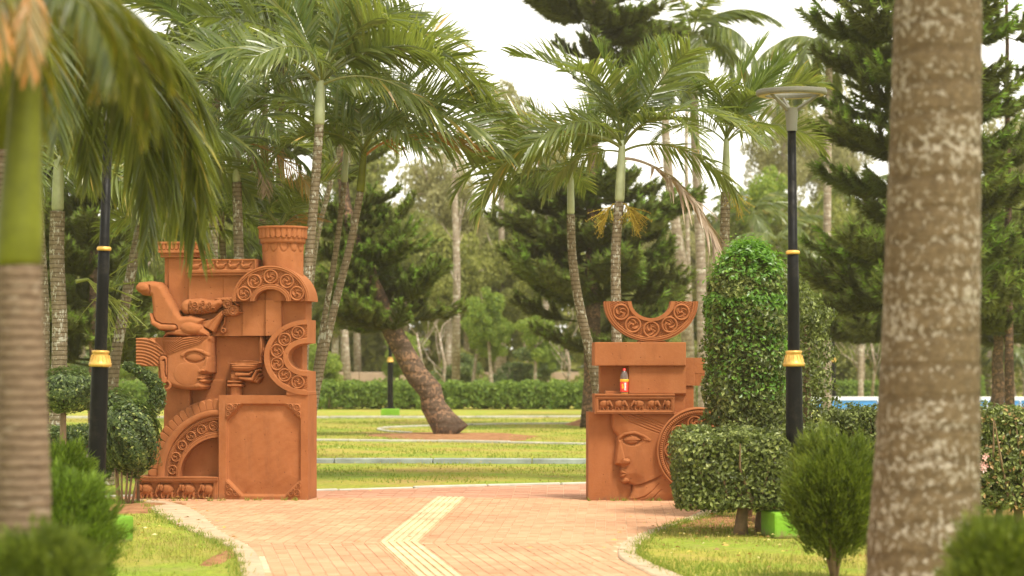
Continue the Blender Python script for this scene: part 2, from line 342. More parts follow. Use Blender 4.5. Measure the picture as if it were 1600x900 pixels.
def solid_grid(name, PX, PY, H, yf, thick, conv, mat, parent, smooth=True, back=True):
    """a grid of relief points in photo pixels, raised H metres towards the viewer off the plane y=yf, with side walls back to yf+thick"""
    nr, nc = PX.shape; x, z = conv(PX, PY)
    V = np.stack([x, yf - H, z], -1).reshape(-1, 3)
    i = np.arange(nr - 1)[:, None] * nc; j = np.arange(nc - 1)[None, :]
    Fq = np.stack([i + j, i + j + 1, i + nc + j + 1, i + nc + j], -1).reshape(-1, 4)
    ids = np.arange(nr * nc).reshape(nr, nc)
    b = np.concatenate([ids[0, :], ids[1:, -1], ids[-1, -2::-1], ids[-2:0:-1, 0]])
    fr = V[b].copy(); bk = fr.copy(); bk[:, 1] = yf + thick
    n0 = len(V); nb = len(b); V = np.vstack([V, fr, bk]); k = np.arange(nb); k2 = (k + 1) % nb
    sk = np.stack([n0 + k2, n0 + k, n0 + nb + k, n0 + nb + k2], -1)
    fl = [Fq, sk]
    nsm = len(Fq)
    if back: # rear sheet, coarse strip between opposite rows
        V2 = np.stack([x[[0, -1], :], np.full((2, nc), yf + thick), z[[0, -1], :]], -1).reshape(-1, 3)
        m0 = len(V); V = np.vstack([V, V2]); q = np.arange(nc - 1)
        fl.append(np.stack([m0 + q + 1, m0 + q, m0 + nc + q, m0 + nc + q + 1], -1))
    me = mesh_np(name, V, np.vstack(fl), mat, smooth, sharp_flat=nsm)
    return link(name, me, parent)
def gridpx(x0, x1, y0, y1, step=0.5):
    nx = max(2, int(abs(x1 - x0) / step) + 1); ny = max(2, int(abs(y1 - y0) / step) + 1)
    return np.meshgrid(np.linspace(x0, x1, nx), np.linspace(y0, y1, ny))
def block(name, x0, x1, y0, y1, yf, thick, conv, parent, fn=None, step=0.5, mat=None):
    mat = mat or M['terracotta']
    if fn is None:
        a, zt = conv(np.array([x0, x1], float), np.array([y0, y1], float))
        m = MB(); m.box(a[0], a[1], yf, yf + thick, zt[1], zt[0]); me = m.mesh(name, mat); bevel_mesh(me, 0.012)
        for p in me.polygons: p.use_smooth = False
        return link(name, me, parent)
    X, Y = gridpx(x0, x1, y0, y1, step); return solid_grid(name, X, Y, fn(X, Y), yf, thick, conv, mat, parent)
def free_relief(name, x0, x1, y0, y1, fn, yf, conv, parent, step=0.5, thick=0.0, mat=None):
    """relief of free outline: cells outside it are dropped; fn returns heights, <=0 outside"""
    X, Y = gridpx(x0, x1, y0, y1, step); H = fn(X, Y); nr, nc = X.shape
    x, z = conv(X, Y); inside = H > 0
    H = np.where(inside, H, -0.004)
    V = np.stack([x, yf - H, z], -1).reshape(-1, 3)
    keep = inside[:-1, :-1] | inside[1:, :-1] | inside[:-1, 1:] | inside[1:, 1:]
    i = np.arange(nr - 1)[:, None] * nc; j = np.arange(nc - 1)[None, :]
    Fq = np.stack([i + j, i + j + 1, i + nc + j + 1, i + nc + j], -1)[keep]
    if thick > 0:
        # walls around the kept cells plus a rear sheet
        e = np.concatenate([Fq[:, [0, 1]], Fq[:, [1, 2]], Fq[:, [2, 3]], Fq[:, [3, 0]]])
        key = np.sort(e, 1); _, idx, cnt = np.unique(key[:, 0] * (nr * nc) + key[:, 1], return_index=True, return_counts=True)
        be = e[idx[cnt == 1]]; n0 = len(V)
        V2 = V.copy(); V2[:, 1] = yf + thick; V = np.vstack([V, V2])
        walls = np.stack([be[:, 1], be[:, 0], be[:, 0] + n0, be[:, 1] + n0], -1)
        Fq = np.vstack([Fq, Fq[:, ::-1] + n0, walls])
    used = np.unique(Fq); mp = np.zeros(len(V), int); mp[used] = np.arange(len(used))
    me = mesh_np(name, V[used], mp[Fq], mat or M['terracotta'], True)
    return link(name, me, parent)
def arc_relief(name, cx, cy, ro, ri, a0, a1, fn, yf, thick, conv, parent, step=0.5):
    """ring segment; ro/ri = (rx, ry); angles in degrees, 0 = right, 90 = up; fn(t 0..1 along, s 0..1 across from inner, X, Y)"""
    na = int(abs(R(a1 - a0)) * max(ro) / step) + 2; nr = int((max(ro) - max(ri)) / step) + 2
    A, S_ = np.meshgrid(np.linspace(R(a0), R(a1), na), np.linspace(0, 1, nr))
    rx = ri[0] + (ro[0] - ri[0]) * S_; ry = ri[1] + (ro[1] - ri[1]) * S_
    X = cx + rx * np.cos(A); Y = cy - ry * np.sin(A)
    H = fn((A - R(a0)) / (R(a1) - R(a0)), S_, X, Y)
    return solid_grid(name, X, Y, H, yf, thick, conv, M['terracotta'], parent)

def rinceau(n, cx, cy, ro, ri, a0, a1, s0=0.26, s1=0.80, depth=0.022, flip=1, bead=True, bead2=False):
    """height function of a carved scroll band with beaded edges"""
    def fn(t, s, X, Y):
        H = np.zeros(X.shape); inb = (s > s0) & (s < s1)
        band = ss((s - s0) / 0.03) * ss((s1 - s) / 0.03)
        c = np.full(X.shape, 0.0)
        sm = (s0 + s1) / 2; rbx = ri[0] + (ro[0] - ri[0]) * sm; rby = ri[1] + (ro[1] - ri[1]) * sm
        rad = min(((ro[0] - ri[0]) + (ro[1] - ri[1])) / 2 * (s1 - s0) / 2 * 0.98, 1e9)
        c = np.maximum(c, 0.55 * (0.5 + 0.5 * np.sin(X * 2.1 + Y * 0.7)) * (0.5 + 0.5 * np.sin(Y * 2.3 - X * 0.9)))
        disc = np.full(X.shape, False)
        for k in range(n):
            a = R(a0 + (a1 - a0) * (k + 0.5) / n); px_, py_ = cx + rbx * math.cos(a), cy - rby * math.sin(a)
            m = np.hypot(X - px_, Y - py_) < rad * 1.02
            c = np.where(m, scroll(X, Y, px_, py_, rad, ph=a * 2 + k, s=flip * (1 if k % 2 else -1)), c)
        H = -depth * band * (1 - c)
        if bead:
            na = abs(R(a1 - a0)) * ro[0] / 2.2
            bd = 0.5 + 0.5 * np.cos(2 * np.pi * t * na)
            H += 0.006 * ridge(s - (s1 + 0.085), 0.035) * bd - 0.008 * ridge(s - (s1 + 0.04), 0.016) - 0.008 * ridge(s - (s1 + 0.135), 0.018)
        if bead2:
            na = abs(R(a1 - a0)) * ri[0] / 2.0
            bd = 0.5 + 0.5 * np.cos(2 * np.pi * t * na)
            H += 0.006 * ridge(s - (s0 - 0.10), 0.04) * bd - 0.007 * ridge(s - (s0 - 0.045), 0.02)
        return H
    return fn

def elephant_mesh(name='elephant', step=0.02):
    """one carved elephant walking left, unit height 1, about 1.25 wide"""
    nx, nz = int(1.4 / step), int(1.1 / step)
    X, Y = np.meshgrid(np.linspace(-0.05, 1.35, nx), np.linspace(-0.05, 1.05, nz))   # Y down, 0 top
    H = np.zeros(X.shape)
    def put(sdf, rd, h): nonlocal H; H = np.maximum(H, h * dome(sdf, rd))
    put(line_sdf(X, Y, [(0.62, 0.72), (0.58, 0.97)], [0.10, 0.085]), 0.1, 0.15)
    put(line_sdf(X, Y, [(1.08, 0.66), (1.10, 0.97)], [0.12, 0.085]), 0.1, 0.15)
    put(line_sdf(X, Y, [(0.48, 0.66), (0.42, 0.82), (0.47, 0.98)], [0.12, 0.09, 0.085]), 0.1, 0.22)
    put(line_sdf(X, Y, [(0.95, 0.64), (0.86, 0.82), (0.80, 0.97)], [0.14, 0.095, 0.085]), 0.1, 0.22)
    put(ell_sdf(X, Y, 0.78, 0.44, 0.43, 0.36), 0.30, 0.34)
    put(line_sdf(X, Y, [(1.16, 0.36), (1.24, 0.60), (1.22, 0.72)], [0.03, 0.02, 0.03]), 0.03, 0.14)
    put(ell_sdf(X, Y, 0.34, 0.33, 0.21, 0.25), 0.2, 0.38)
    put(line_sdf(X, Y, [(0.22, 0.40), (0.10, 0.62), (0.10, 0.82), (0.20, 0.93)], [0.12, 0.09, 0.06, 0.045]), 0.08, 0.30)
    put(line_sdf(X, Y, [(0.22, 0.52), (0.12, 0.66), (0.02, 0.66)], [0.03, 0.025, 0.015]), 0.03, 0.36)
    ear = poly_sdf(X, Y, [(0.36, 0.18), (0.52, 0.16), (0.60, 0.36), (0.52, 0.60), (0.40, 0.52), (0.36, 0.34)])
    H = np.where(ear < 0, np.maximum(H, 0.34 + 0.06 * dome(ear, 0.05)), H)
    H -= 0.10 * ridge(np.abs(ear), 0.022) * (H > 0.2)
    H -= 0.06 * ridge(np.hypot(X - 0.24, Y - 0.30), 0.03)
    ins = H > 0.004; H = np.where(ins, H, -0.02)
    nr, nc = X.shape
    V = np.stack([X - 0.65, -H * 0.62, 1 - Y], -1).reshape(-1, 3)
    keep = ins[:-1, :-1] | ins[1:, :-1] | ins[:-1, 1:] | ins[1:, 1:]
    i = np.arange(nr - 1)[:, None] * nc; j = np.arange(nc - 1)[None, :]
    Fq = np.stack([i + j, i + j + 1, i + nc + j + 1, i + nc + j], -1)[keep]
    used = np.unique(Fq); mp = np.zeros(len(V), int); mp[used] = np.arange(len(used))
    return mesh_np(name, V[used], mp[Fq], M['terracotta'], True)
def goose_mesh(step=0.02):
    nx = int(1.2 / step)
    X, Y = np.meshgrid(np.linspace(-0.05, 1.25, nx), np.linspace(-0.1, 1.05, nx)); H = np.zeros(X.shape)
    def put(sdf, rd, h): nonlocal H; H = np.maximum(H, h * dome(sdf, rd))
    put(ell_sdf(X, Y, 0.62, 0.68, 0.42, 0.27, -0.25), 0.22, 0.30)
    put(line_sdf(X, Y, [(0.32, 0.66), (0.18, 0.42), (0.30, 0.20), (0.26, 0.12)], [0.14, 0.10, 0.09, 0.10]), 0.08, 0.34)
    put(line_sdf(X, Y, [(0.24, 0.16), (0.04, 0.22)], [0.06, 0.02]), 0.05, 0.3)
    put(line_sdf(X, Y, [(0.85, 0.55), (1.12, 0.36), (1.16, 0.22)], [0.13, 0.09, 0.05]), 0.08, 0.26)
    wg = ell_sdf(X, Y, 0.70, 0.60, 0.28, 0.15, -0.35)
    H = np.where(wg < 0, H + 0.07 * dome(wg, 0.06) - 0.05 * (np.sin((X + Y * 0.5) * 42) > 0.3), H)
    put(line_sdf(X, Y, [(0.5, 0.9), (0.45, 1.02)], 0.05), 0.05, 0.2)
    ins = H > 0.004; H = np.where(ins, H, -0.02); nr, nc = X.shape
    V = np.stack([X - 0.6, -H * 0.7, 1 - Y], -1).reshape(-1, 3)
    keep = ins[:-1, :-1] | ins[1:, :-1] | ins[:-1, 1:] | ins[1:, 1:]
    i = np.arange(nr - 1)[:, None] * nc; j = np.arange(nc - 1)[None, :]
    Fq = np.stack([i + j, i + j + 1, i + nc + j + 1, i + nc + j], -1)[keep]
    used = np.unique(Fq); mp = np.zeros(len(V), int); mp[used] = np.arange(len(used))
    return mesh_np('goose', V[used], mp[Fq], M['terracotta'], True)
ELE = elephant_mesh(); GOOSE = goose_mesh()

def frieze_frame(x0, x1, y0, y1, fr=5.0, depth=0.03, bead=True):
    def fn(X, Y):
        d = -np.maximum(np.maximum(x0 + fr - X, X - x1 + fr), np.maximum(y0 + fr - Y, Y - y1 + fr))
        H = -depth * ss(d / 1.0)
        e = -d   # distance outwards from the recess
        if bead:
            bd = 0.5 + 0.5 * np.cos(2 * np.pi * (X + Y) / 1.9)
            H += 0.007 * ridge(e - fr * 0.5, fr * 0.2) * bd - 0.007 * ridge(e - fr * 0.85, 0.4) - 0.005 * ridge(e - fr * 0.14, 0.4)
        return H
    return fn

def octa_pillar(root, cx, ytop_cap, ybot, rad, caprad, caph, conv, yc, name='pillar'):
    """round pillar with a scalloped capital; px units for sizes"""
    x, z = conv(np.array([cx, cx + rad, cx + caprad], float), np.array([ytop_cap, ytop_cap + caph, ybot], float))
    r, cr = x[1] - x[0], x[2] - x[0]
    n = 192; th = np.linspace(0, 2 * np.pi, n, endpoint=False)
    # shaft with carved shield shapes under the capital
    rows = np.linspace(z[2], z[1], 60); hh = z[1]
    V = []
    for zz in rows:
        u = (th / (2 * np.pi) * 12) % 1 - 0.5; dz = hh - zz
        sh = np.hypot(u * 1.0, np.maximum(dz - 0.07, 0) / 0.16 * 1.0)
        groove = ridge(sh - 0.36, 0.05) * (dz < 0.2)
        rr = r * (1 + 0.03 * (np.cos(th * 8))) - 0.010 * groove + 0.006 * (sh < 0.34) * (dz < 0.2)
        V.append(np.stack([x[0] + rr * np.cos(th), yc + rr * np.sin(th), np.full(n, zz)], -1))
    V = np.vstack(V); k = len(rows); i = np.arange(k - 1)[:, None] * n; j = np.arange(n)[None, :]; j2 = (j + 1) % n
    sh = link(name + '_shaft', mesh_np(name + '_shaft', V, np.stack([i + j, i + j2, i + n + j2, i + n + j], -1).reshape(-1, 4), M['terracotta'], True), root)
    # capital: scallops round the drum, a moulding underneath, a flat lid
    ht = z[0] - z[1]; prof = [(r * 0.98, -0.03), (r * 1.10, -0.03), (r * 1.12, 0.0), (cr * 0.90, 0.02), (cr * 0.92, 0.2 * ht)]
    V = []; zz_l = list(np.linspace(0.16 * ht, ht, 34)); 
    for pr, pz in prof: V.append(np.stack([x[0] + pr * np.cos(th), yc + pr * np.sin(th), np.full(n, z[1] + pz)], -1))
    for q in zz_l:
        u = (th / (2 * np.pi) * 26) % 1 - 0.5; v = q / ht
        yy = v - 0.42
        sc_ = np.hypot(u, np.minimum(yy, 0) * 1.3); g = ridge(sc_ - 0.46, 0.09) * (v < 0.86)
        lip = 0.012 * (v > 0.86)
        rr = cr * 0.97 - 0.014 * g + lip - 0.02 * (sc_ > 0.5) * (v < 0.42)
        V.append(np.stack([x[0] + rr * np.cos(th), yc + rr * np.sin(th), np.full(n, z[1] + q)], -1))
    V.append(np.stack([x[0] + 0.0 * th, yc + 0.0 * th, np.full(n, z[0] + 0.002)], -1))
    V = np.vstack(V); k = len(prof) + len(zz_l) + 1; i = np.arange(k - 1)[:, None] * n
    link(name + '_capital', mesh_np(name + '_capital', V, np.stack([i + j, i + j2, i + n + j2, i + n + j], -1).reshape(-1, 4), M['terracotta'], True), root)

# ================================================================ LEFT SCULPTURE
YL = 27.55
TH = R(-7)
left = empty('carved_sculpture', (P(481, 0, YL).x, YL, 0), TH)
tag(left, 'large terracotta sculpture with carved woman\'s head, bowl in hand, arches and blank panel', 'sculpture', 'terracotta garden sculptures')
def cl(X, Y): return (X - 481) / (PS * math.cos(TH)), (783 - Y) / PS
L_ = left
# pedestal box with framed recessed panel
def box_fn(X, Y):
    x0, x1, y0, y1 = 351.8, 470.0, 632.0, 776.5
    d = -np.maximum(np.maximum(x0 - X, X - x1), np.maximum(y0 - Y, Y - y1))
    # chamfered corners
    for sx, sy in ((0, 0), (1, 0), (0, 1), (1, 1)):
        cxx = (X - x0) if sx == 0 else (x1 - X); cyy = (Y - y0) if sy == 0 else (y1 - Y)
        d = np.minimum(d, (cxx + cyy - 25) / 1.414)
    H = -0.045 * ss(d / 3.0) + 0.014 * ss((d - 3) / 22)
    return H + 0.0015 * np.sin(X * 0.31 + Y * 0.17) * np.sin(Y * 0.23)
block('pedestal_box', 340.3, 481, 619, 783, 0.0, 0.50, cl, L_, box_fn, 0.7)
for sx, sy in ((0, 0), (1, 0), (0, 1), (1, 1)):
    x0 = 351.8 if sx == 0 else 470.0 - 24; y0 = 632 if sy == 0 else 776.5 - 24
    def corner_fn(X, Y, sx=sx, sy=sy, x0=x0, y0=y0):
        u = (X - x0) if sx == 0 else (x0 + 24 - X); v = (Y - y0) if sy == 0 else (y0 + 24 - Y)
        tri = (u + v - 24) / 1.414; d = np.maximum(np.maximum(-u, -v), tri)
        H = 0.014 * dome(d, 1.2)
        for (a, b, r) in ((6, 6, 5.4), (16, 4, 4.0), (4, 16, 4.0), (12, 10, 2.8), (21, 2.3, 2.0), (2.3, 21, 2.0)):
            H = np.maximum(H, 0.014 * (d < 0) + 0.016 * scroll(u, v, a, b, r, ph=1.0, s=1 if (a + b) % 2 else -1) * (np.hypot(u - a, v - b) < r * 1.05))
        return np.where(d < 0.3, H, 0)
    free_relief('corner_ornament', x0 - 1, x0 + 25, y0 - 1, y0 + 25, corner_fn, 0.006, cl, L_, 0.35)
# elephant frieze
ef = block('elephant_frieze', 208, 339.8, 747, 783, -0.02, 0.5, cl, L_,
           lambda X, Y: np.where(Y < 753.5, 0.02 - 0.012 * ridge(Y - 749.6, 0.6) - 0.01 * ridge(Y - 752, 0.6), frieze_frame(205, 337, 751, 789, 5, 0.045, True)(X, Y)), 0.5)
for k, cxp in enumerate((221.5, 254.5, 289, 320.5)):
    e = link('elephant', ELE, ef); xx, zz = cl(np.array([cxp]), np.array([780.5])); e.location = (xx[0], 0.022, zz[0]); e.scale = (0.185 if k < 3 else 0.165, 0.26, 0.185)
# main rear slab and neck column behind the head
block('rear_slab', 248, 345, 595, 748, 0.22, 0.3, cl, L_)
block('neck_column', 249, 291, 603, 700, 0.10, 0.16, cl, L_)
# quarter arch: scallops, plain roll, carved band, rim, dark niche
AC = (340, 747)
def k_(r): return (r * 0.2667, r * 0.2667)
def scal(t, s, X, Y):
    u = (t * 15) % 1 - 0.5; q = np.hypot(u * 1.0, np.clip(0.35 - s, -1, 1) * 0 + np.maximum(s - 0.52, 0) * 1.1)
    return np.where(q < 0.485, 0.004 + 0.008 * dome(q - 0.485, 0.10), -0.012)
arc_relief('scalloped_arch', *AC, (115, 123), (99, 106), 90, 180, scal, 0.06, 0.42, cl, L_)
arc_relief('plain_arch', *AC, (98.7, 105.5), (87, 96), 90, 180, lambda t, s, X, Y: 0.02 + 0.025 * np.sqrt(np.maximum(0, 1 - (s * 1.8 - 0.9) ** 2)), 0.06, 0.42, cl, L_)
arc_relief('carved_arch', *AC, (86.5, 95.5), (63, 62), 90, 180, rinceau(6, *AC, (86.5, 95.5), (63, 62), 90, 180, 0.26, 0.82, 0.028, bead=True, bead2=True), 0.045, 0.42, cl, L_)
# recessed middle panel (behind bowl) and upper panel
block('middle_panel', 285, 466, 526.5, 625, 0.24, 0.26, cl, L_)
block('pilaster_slab', 375, 474, 470, 526, 0.10, 0.36, cl, L_,
      lambda X, Y: 0.0 + 0.04 * ss((X - 412) / 0.6) * ss((437.5 - X) / 0.6) - 0.03 * ss((X - 437.5) / 1) + 0.0 * X, 0.6)
block('upper_panel', 288, 420, 430, 526.5, 0.135, 0.33, cl, L_, lambda X, Y: 0.012 * ss((X - 343) / 1.0), 0.8)
block('cornice', 287, 399, 425.2, 431.5, 0.07, 0.30, cl, L_, lambda X, Y: 0.02 * ss((429 - Y) / 2) - 0.008 * ridge(Y - 428.4, 0.6), 0.5)
gf = block('goose_frieze', 288, 397.5, 406, 425, 0.055, 0.30, cl, L_, frieze_frame(288, 397.5, 406, 425.2, 2.2, 0.018, False), 0.5)
for k, cxp in enumerate((300, 320, 340, 360, 380)):
    e = link('goose', GOOSE, gf); xx, zz = cl(np.array([cxp + 1.0]), np.array([422.3])); e.location = (xx[0], 0.071, zz[0]); e.scale = (0.118, 0.10, 0.105)
# pillars
octa_pillar(L_, 433.5, 354.5, 472, 31.5, 39, 22.5, cl, 0.28, 'pillar')
block('back_pillar', 247, 288, 402, 530, 0.17, 0.34, cl, L_, lambda X, Y: -0.03 * ss((254 - X) / 1.0) - 0.006 * ridge(X - 254, 0.6), 0.6)
block('back_pillar_neck', 243, 300, 395.5, 402.3, 0.12, 0.42, cl, L_, lambda X, Y: -0.012 * ridge(Y - 399, 0.8), 0.5)
block('back_pillar_capital', 240, 306, 378, 395.4, 0.08, 0.50, cl, L_, lambda X, Y: np.where(Y < 381.5, 0.008, -0.014 * ridge(np.hypot(((X - 240) / 6.6) % 1 - 0.5, np.maximum(Y - 388, 0) / 7.5) - 0.44, 0.09)), 0.4)
block('pillar_backing', 240, 290, 425, 600, 0.38, 0.12, cl, L_)
# carved half arch on top
HA = (423, 472.5); ro, ri = (61, 56), (25, 19)
arc_relief('half_arch', *HA, ro, ri, 0, 180, rinceau(5, *HA, ro, ri, 0, 180, 0.19, 0.85, 0.030, bead=True, bead2=True), -0.04, 0.50, cl, L_)
# C-shaped ring open to the right
CC = (480, 560); ro, ri = (67.5, 58.5), (30, 22)
arc_relief('open_ring', *CC, ro, ri, 90, 270, rinceau(6, *CC, ro, ri, 93, 267, 0.20, 0.80, 0.030, bead=False), -0.02, 0.50, cl, L_)
# lowest ledge of the ring standing on the box
block('ring_foot', 447, 481.5, 612.5, 619.5, -0.01, 0.48, cl, L_)
# figure lying across the top
def Q(x, y): return (200 + x / 6.667, 410 + y / 6.667)
def QP(l): return [Q(*p) for p in l]
body = QP([(45, 262), (78, 215), (210, 203), (300, 215), (350, 262), (430, 400), (500, 520), (540, 570), (640, 558), (790, 600), (745, 665), (830, 740), (835, 788), (500, 788), (470, 715), (350, 728), (270, 690), (222, 580), (232, 520), (214, 360), (112, 345), (45, 275)])
def body_fn(X, Y):
    d = poly_sdf(X, Y, body); H = 0.10 * dome(d, 8)
    H = np.where(d < 0, np.maximum(H, 0.02), 0)
    hn = line_sdf(X, Y, QP([(222, 545), (250, 640), (330, 685), (470, 690)]), [1.2, 4.2, 5.2, 5.0])
    H = np.maximum(H, np.where(hn < 0, 0.09 + 0.05 * dome(hn, 4), 0)); H = H - 0.03 * ridge(np.abs(hn), 1.0) * (H > 0.03) * (X > Q(230, 0)[0])
    lm = line_sdf(X, Y, QP([(355, 786), (400, 748), (480, 742), (620, 730)]), [2, 3.4, 5, 9]); H = np.maximum(H, 0.11 * dome(lm, 4))
    kn = ell_sdf(X, Y, *Q(640, 700), 21, 13, 0.1); H = np.maximum(H, 0.14 * dome(kn, 11))
    ft = ell_sdf(X, Y, *Q(140, 275), 14, 9, 0.12); H = np.maximum(H, 0.13 * dome(ft, 7))
    return H - 0.02 * ridge(line_sdf(X, Y, QP([(205, 330), (215, 300), (205, 250)]), 0), 1.2) * (H > 0.05)
free_relief('carved_figure', 205, 328, 438, 529.5, body_fn, 0.06, cl, L_, 0.5, thick=0.16)
def orn_fn(X, Y):
    bd = line_sdf(X, Y, QP([(600, 475), (720, 470), (850, 470), (930, 430)]), [12.5, 13, 10, 7]); H = 0.12 * dome(bd, 9)
    tex = np.zeros(X.shape)
    for k, (a, b, r) in enumerate(((690, 450, 30), (750, 490, 28), (700, 520, 28), (770, 430, 24), (820, 500, 26), (840, 450, 26), (760, 540, 20), (640, 490, 18), (880, 500, 22), (640, 430, 18))):
        a, b = Q(a, b); r = r / 6.667; tex = np.where(np.hypot(X - a, Y - b) < r, scroll(X, Y, a, b, r, k, 1 if k % 2 else -1, 2), tex)
    H = np.where((bd < 0) & (X > Q(620, 0)[0]), H + 0.022 * tex, H)
    H = H - 0.02 * ridge(X - Q(618, 0)[0], 1.0) * (bd < 0)
    for a, b, r in ((915, 425, 47), (1020, 440, 55), (1078, 510, 62), (1010, 530, 40)):
        a, b = Q(a, b); r = r / 6.667; c = np.hypot(X - a, Y - b) - r
        H = np.maximum(H, 0.07 * dome(c, 3) + 0.025 * (c < 0) * scroll(X, Y, a, b, r, a, 1, 1))
    H = np.maximum(H, 0.05 * dome(line_sdf(X, Y, QP([(1080, 540), (1172, 528)]), [4.5, 0.6]), 3))
    H = np.maximum(H, 0.07 * dome(line_sdf(X, Y, QP([(960, 395), (1060, 390), (1120, 450)]), [3, 3, 2]), 2.5))
    H = np.maximum(H, 0.035 * ridge(line_sdf(X, Y, QP([(985, 580), (975, 650), (945, 695)]), 0), 1.3))
    a, b = Q(965, 718); c = np.hypot(X - a, Y - b); H = np.maximum(H, 0.035 * ridge(c - 3.2, 1.3)); H = np.maximum(H, 0.03 * ridge(c, 1.5))
    return np.where(H > 0.004, H, 0)
free_relief('carved_ornament', 278, 378, 462, 526, orn_fn, 0.10, cl, L_, 0.4, thick=0.05)
def fan_fn(X, Y):
    d = poly_sdf(X, Y, QP([(735, 668), (760, 620), (870, 590), (968, 500), (972, 560), (880, 745)])); a, b = Q(990, 470)
    th = np.arctan2(Y - b, X - a); return np.where(d < 0, 0.09 * dome(d, 2) - 0.012 * (0.5 + 0.5 * np.cos(th * 26)), 0)
free_relief('carved_fan', 305, 350, 480, 524, fan_fn, 0.10, cl, L_, 0.4, thick=0.05)
# carved head
def T(x, y): return (205 + x / 8.571, 525 + y / 8.571)
def TP(l): return [T(*p) for p in l]
head = TP([(60, 40), (230, 38), (1060, 18), (1058, 250), (1064, 400), (1066, 500), (1040, 520), (1000, 528), (1012, 560), (985, 588), (1014, 612), (1000, 640), (975, 655), (990, 690), (965, 728), (880, 740), (740, 735), (600, 712), (480, 662), (400, 612), (352, 605), (345, 418), (60, 418)])
def head_fn(X, Y):
    d = poly_sdf(X, Y, head); H = 0.055 + 0.075 * dome(d, 7)
    ty = (Y - 525) * 8.571; tx = (X - 205) * 8.571
    blk = (tx < 345) & (ty < 425)
    # block of hair is flat
    flat = ss((470 - tx) / 60) * ss((430 - ty) / 20); flat = np.maximum(flat, ss((90 - ty) / 40))
    H = H * (1 - flat) + 0.125 * flat
    fr = ss((tx - 950) / 110); H = H * (1 - fr * 0.12)
    # hair line
    HL = TP([(1035, 20), (930, 112), (700, 182), (560, 235), (470, 275)])
    hd = line_sdf(X, Y, HL, 0)
    above = np.interp(tx, [430, 470, 560, 700, 930, 1035, 1100], [300, 275, 235, 182, 112, 20, -50])
    m_hair = (ty < above) & (tx > 330)
    bnd = np.interp(ty, [30, 100, 170, 270], [235, 320, 390, 455]); back = tx < bnd
    cx_, cy_ = 90, 640
    rad = np.hypot((tx - cx_) * 1.0, (ty - cy_) * 1.0)
    sb = 0.5 + 0.5 * np.cos(2 * np.pi * rad / 42)
    fan = hd * 8.571 / np.interp(tx, [430, 700, 1035], [15, 31, 17]); sf = 0.5 + 0.5 * np.cos(2 * np.pi * fan)
    reg_back = (tx < 440) & (back | (ty > 270)) & (ty < 640) & (tx < np.interp(ty, [250, 300, 640], [450, 375, 375]))
    H = np.where(m_hair & ~reg_back, H + 0.012 - 0.016 * (1 - sf) ** 1.5, H)
    H = np.where(reg_back, H + 0.012 - 0.017 * (1 - sb) ** 1.5, H)
    H += 0.010 * ridge(line_sdf(X, Y, TP([(235, 40), (320, 105), (390, 175), (450, 265)]), 0), 2.2)
    # brow, eye
    H += 0.016 * ridge(line_sdf(X, Y, TP([(690, 272), (780, 216), (870, 200), (960, 222), (1045, 268)]), 0), 2.6)
    ec = ell_sdf(X, Y, *T(855, 300), 14.5, 8.2, 0.04)
    H -= 0.030 * dome(ell_sdf(X, Y, *T(855, 300), 17, 10, 0.04), 4)
    H = H + 0.034 * dome(ec, 8)
    H += 0.010 * ridge(line_sdf(X, Y, TP([(705, 290), (770, 242), (860, 226), (930, 250), (985, 300)]), 0), 1.4)
    H -= 0.012 * ridge(line_sdf(X, Y, TP([(735, 322), (790, 348), (870, 362), (950, 342), (985, 318)]), 0), 1.3)
    # nose, nostril, lips, chin
    nz = poly_sdf(X, Y, TP([(1010, 280), (1066, 290), (1066, 512), (935, 515), (905, 500), (925, 465), (975, 400)])); H += 0.030 * ss(-nz / 5)
    H += 0.018 * dome(ell_sdf(X, Y, *T(955, 490), 6, 4), 4)
    un = poly_sdf(X, Y, TP([(925, 518), (1066, 515), (1040, 545), (960, 545)])); H -= 0.045 * ss(-un / 2.5)
    H += 0.028 * dome(ell_sdf(X, Y, *T(958, 578), 7.5, 2.4, 0.10), 2.4) + 0.030 * dome(ell_sdf(X, Y, *T(968, 612), 6.5, 3.0, 0.1), 2.8)
    H -= 0.016 * ridge(line_sdf(X, Y, TP([(895, 600), (950, 594), (1005, 596)]), 0), 1.0)
    H += 0.022 * dome(ell_sdf(X, Y, *T(930, 690), 9, 6), 6)
    H += 0.012 * dome(ell_sdf(X, Y, *T(760, 520), 22, 18), 20)
    # ear
    er = line_sdf(X, Y, TP([(430, 330), (440, 620)]), [6.4, 4.5]); H -= 0.02 * ridge(np.abs(er), 1.2)
    H = np.where(er < 0, np.maximum(H, 0.125 + 0.03 * dome(er, 2.5)), H)
    H -= 0.035 * ridge(line_sdf(X, Y, TP([(430, 345), (455, 330), (462, 400), (458, 500), (470, 560)]), 0), 1.3) * (er < 0)
    return np.where(d < 0, H, 0)
free_relief('carved_head', 210, 331, 526, 613, head_fn, 0.04, cl, L_, 0.4, thick=0.30)
er = MB(); a = np.linspace(0, 2 * np.pi, 33); ex, ez = cl(np.array([T(462, 672)[0]]), np.array([T(462, 672)[1]]))
er.tube(np.stack([ex[0] + 0.052 * np.cos(a), np.full(33, -0.125) + 0.05, ez[0] + 0.052 * np.sin(a)], -1), 0.018, 10, cap=False)
er.build('earring', M['terracotta'], L_, True)
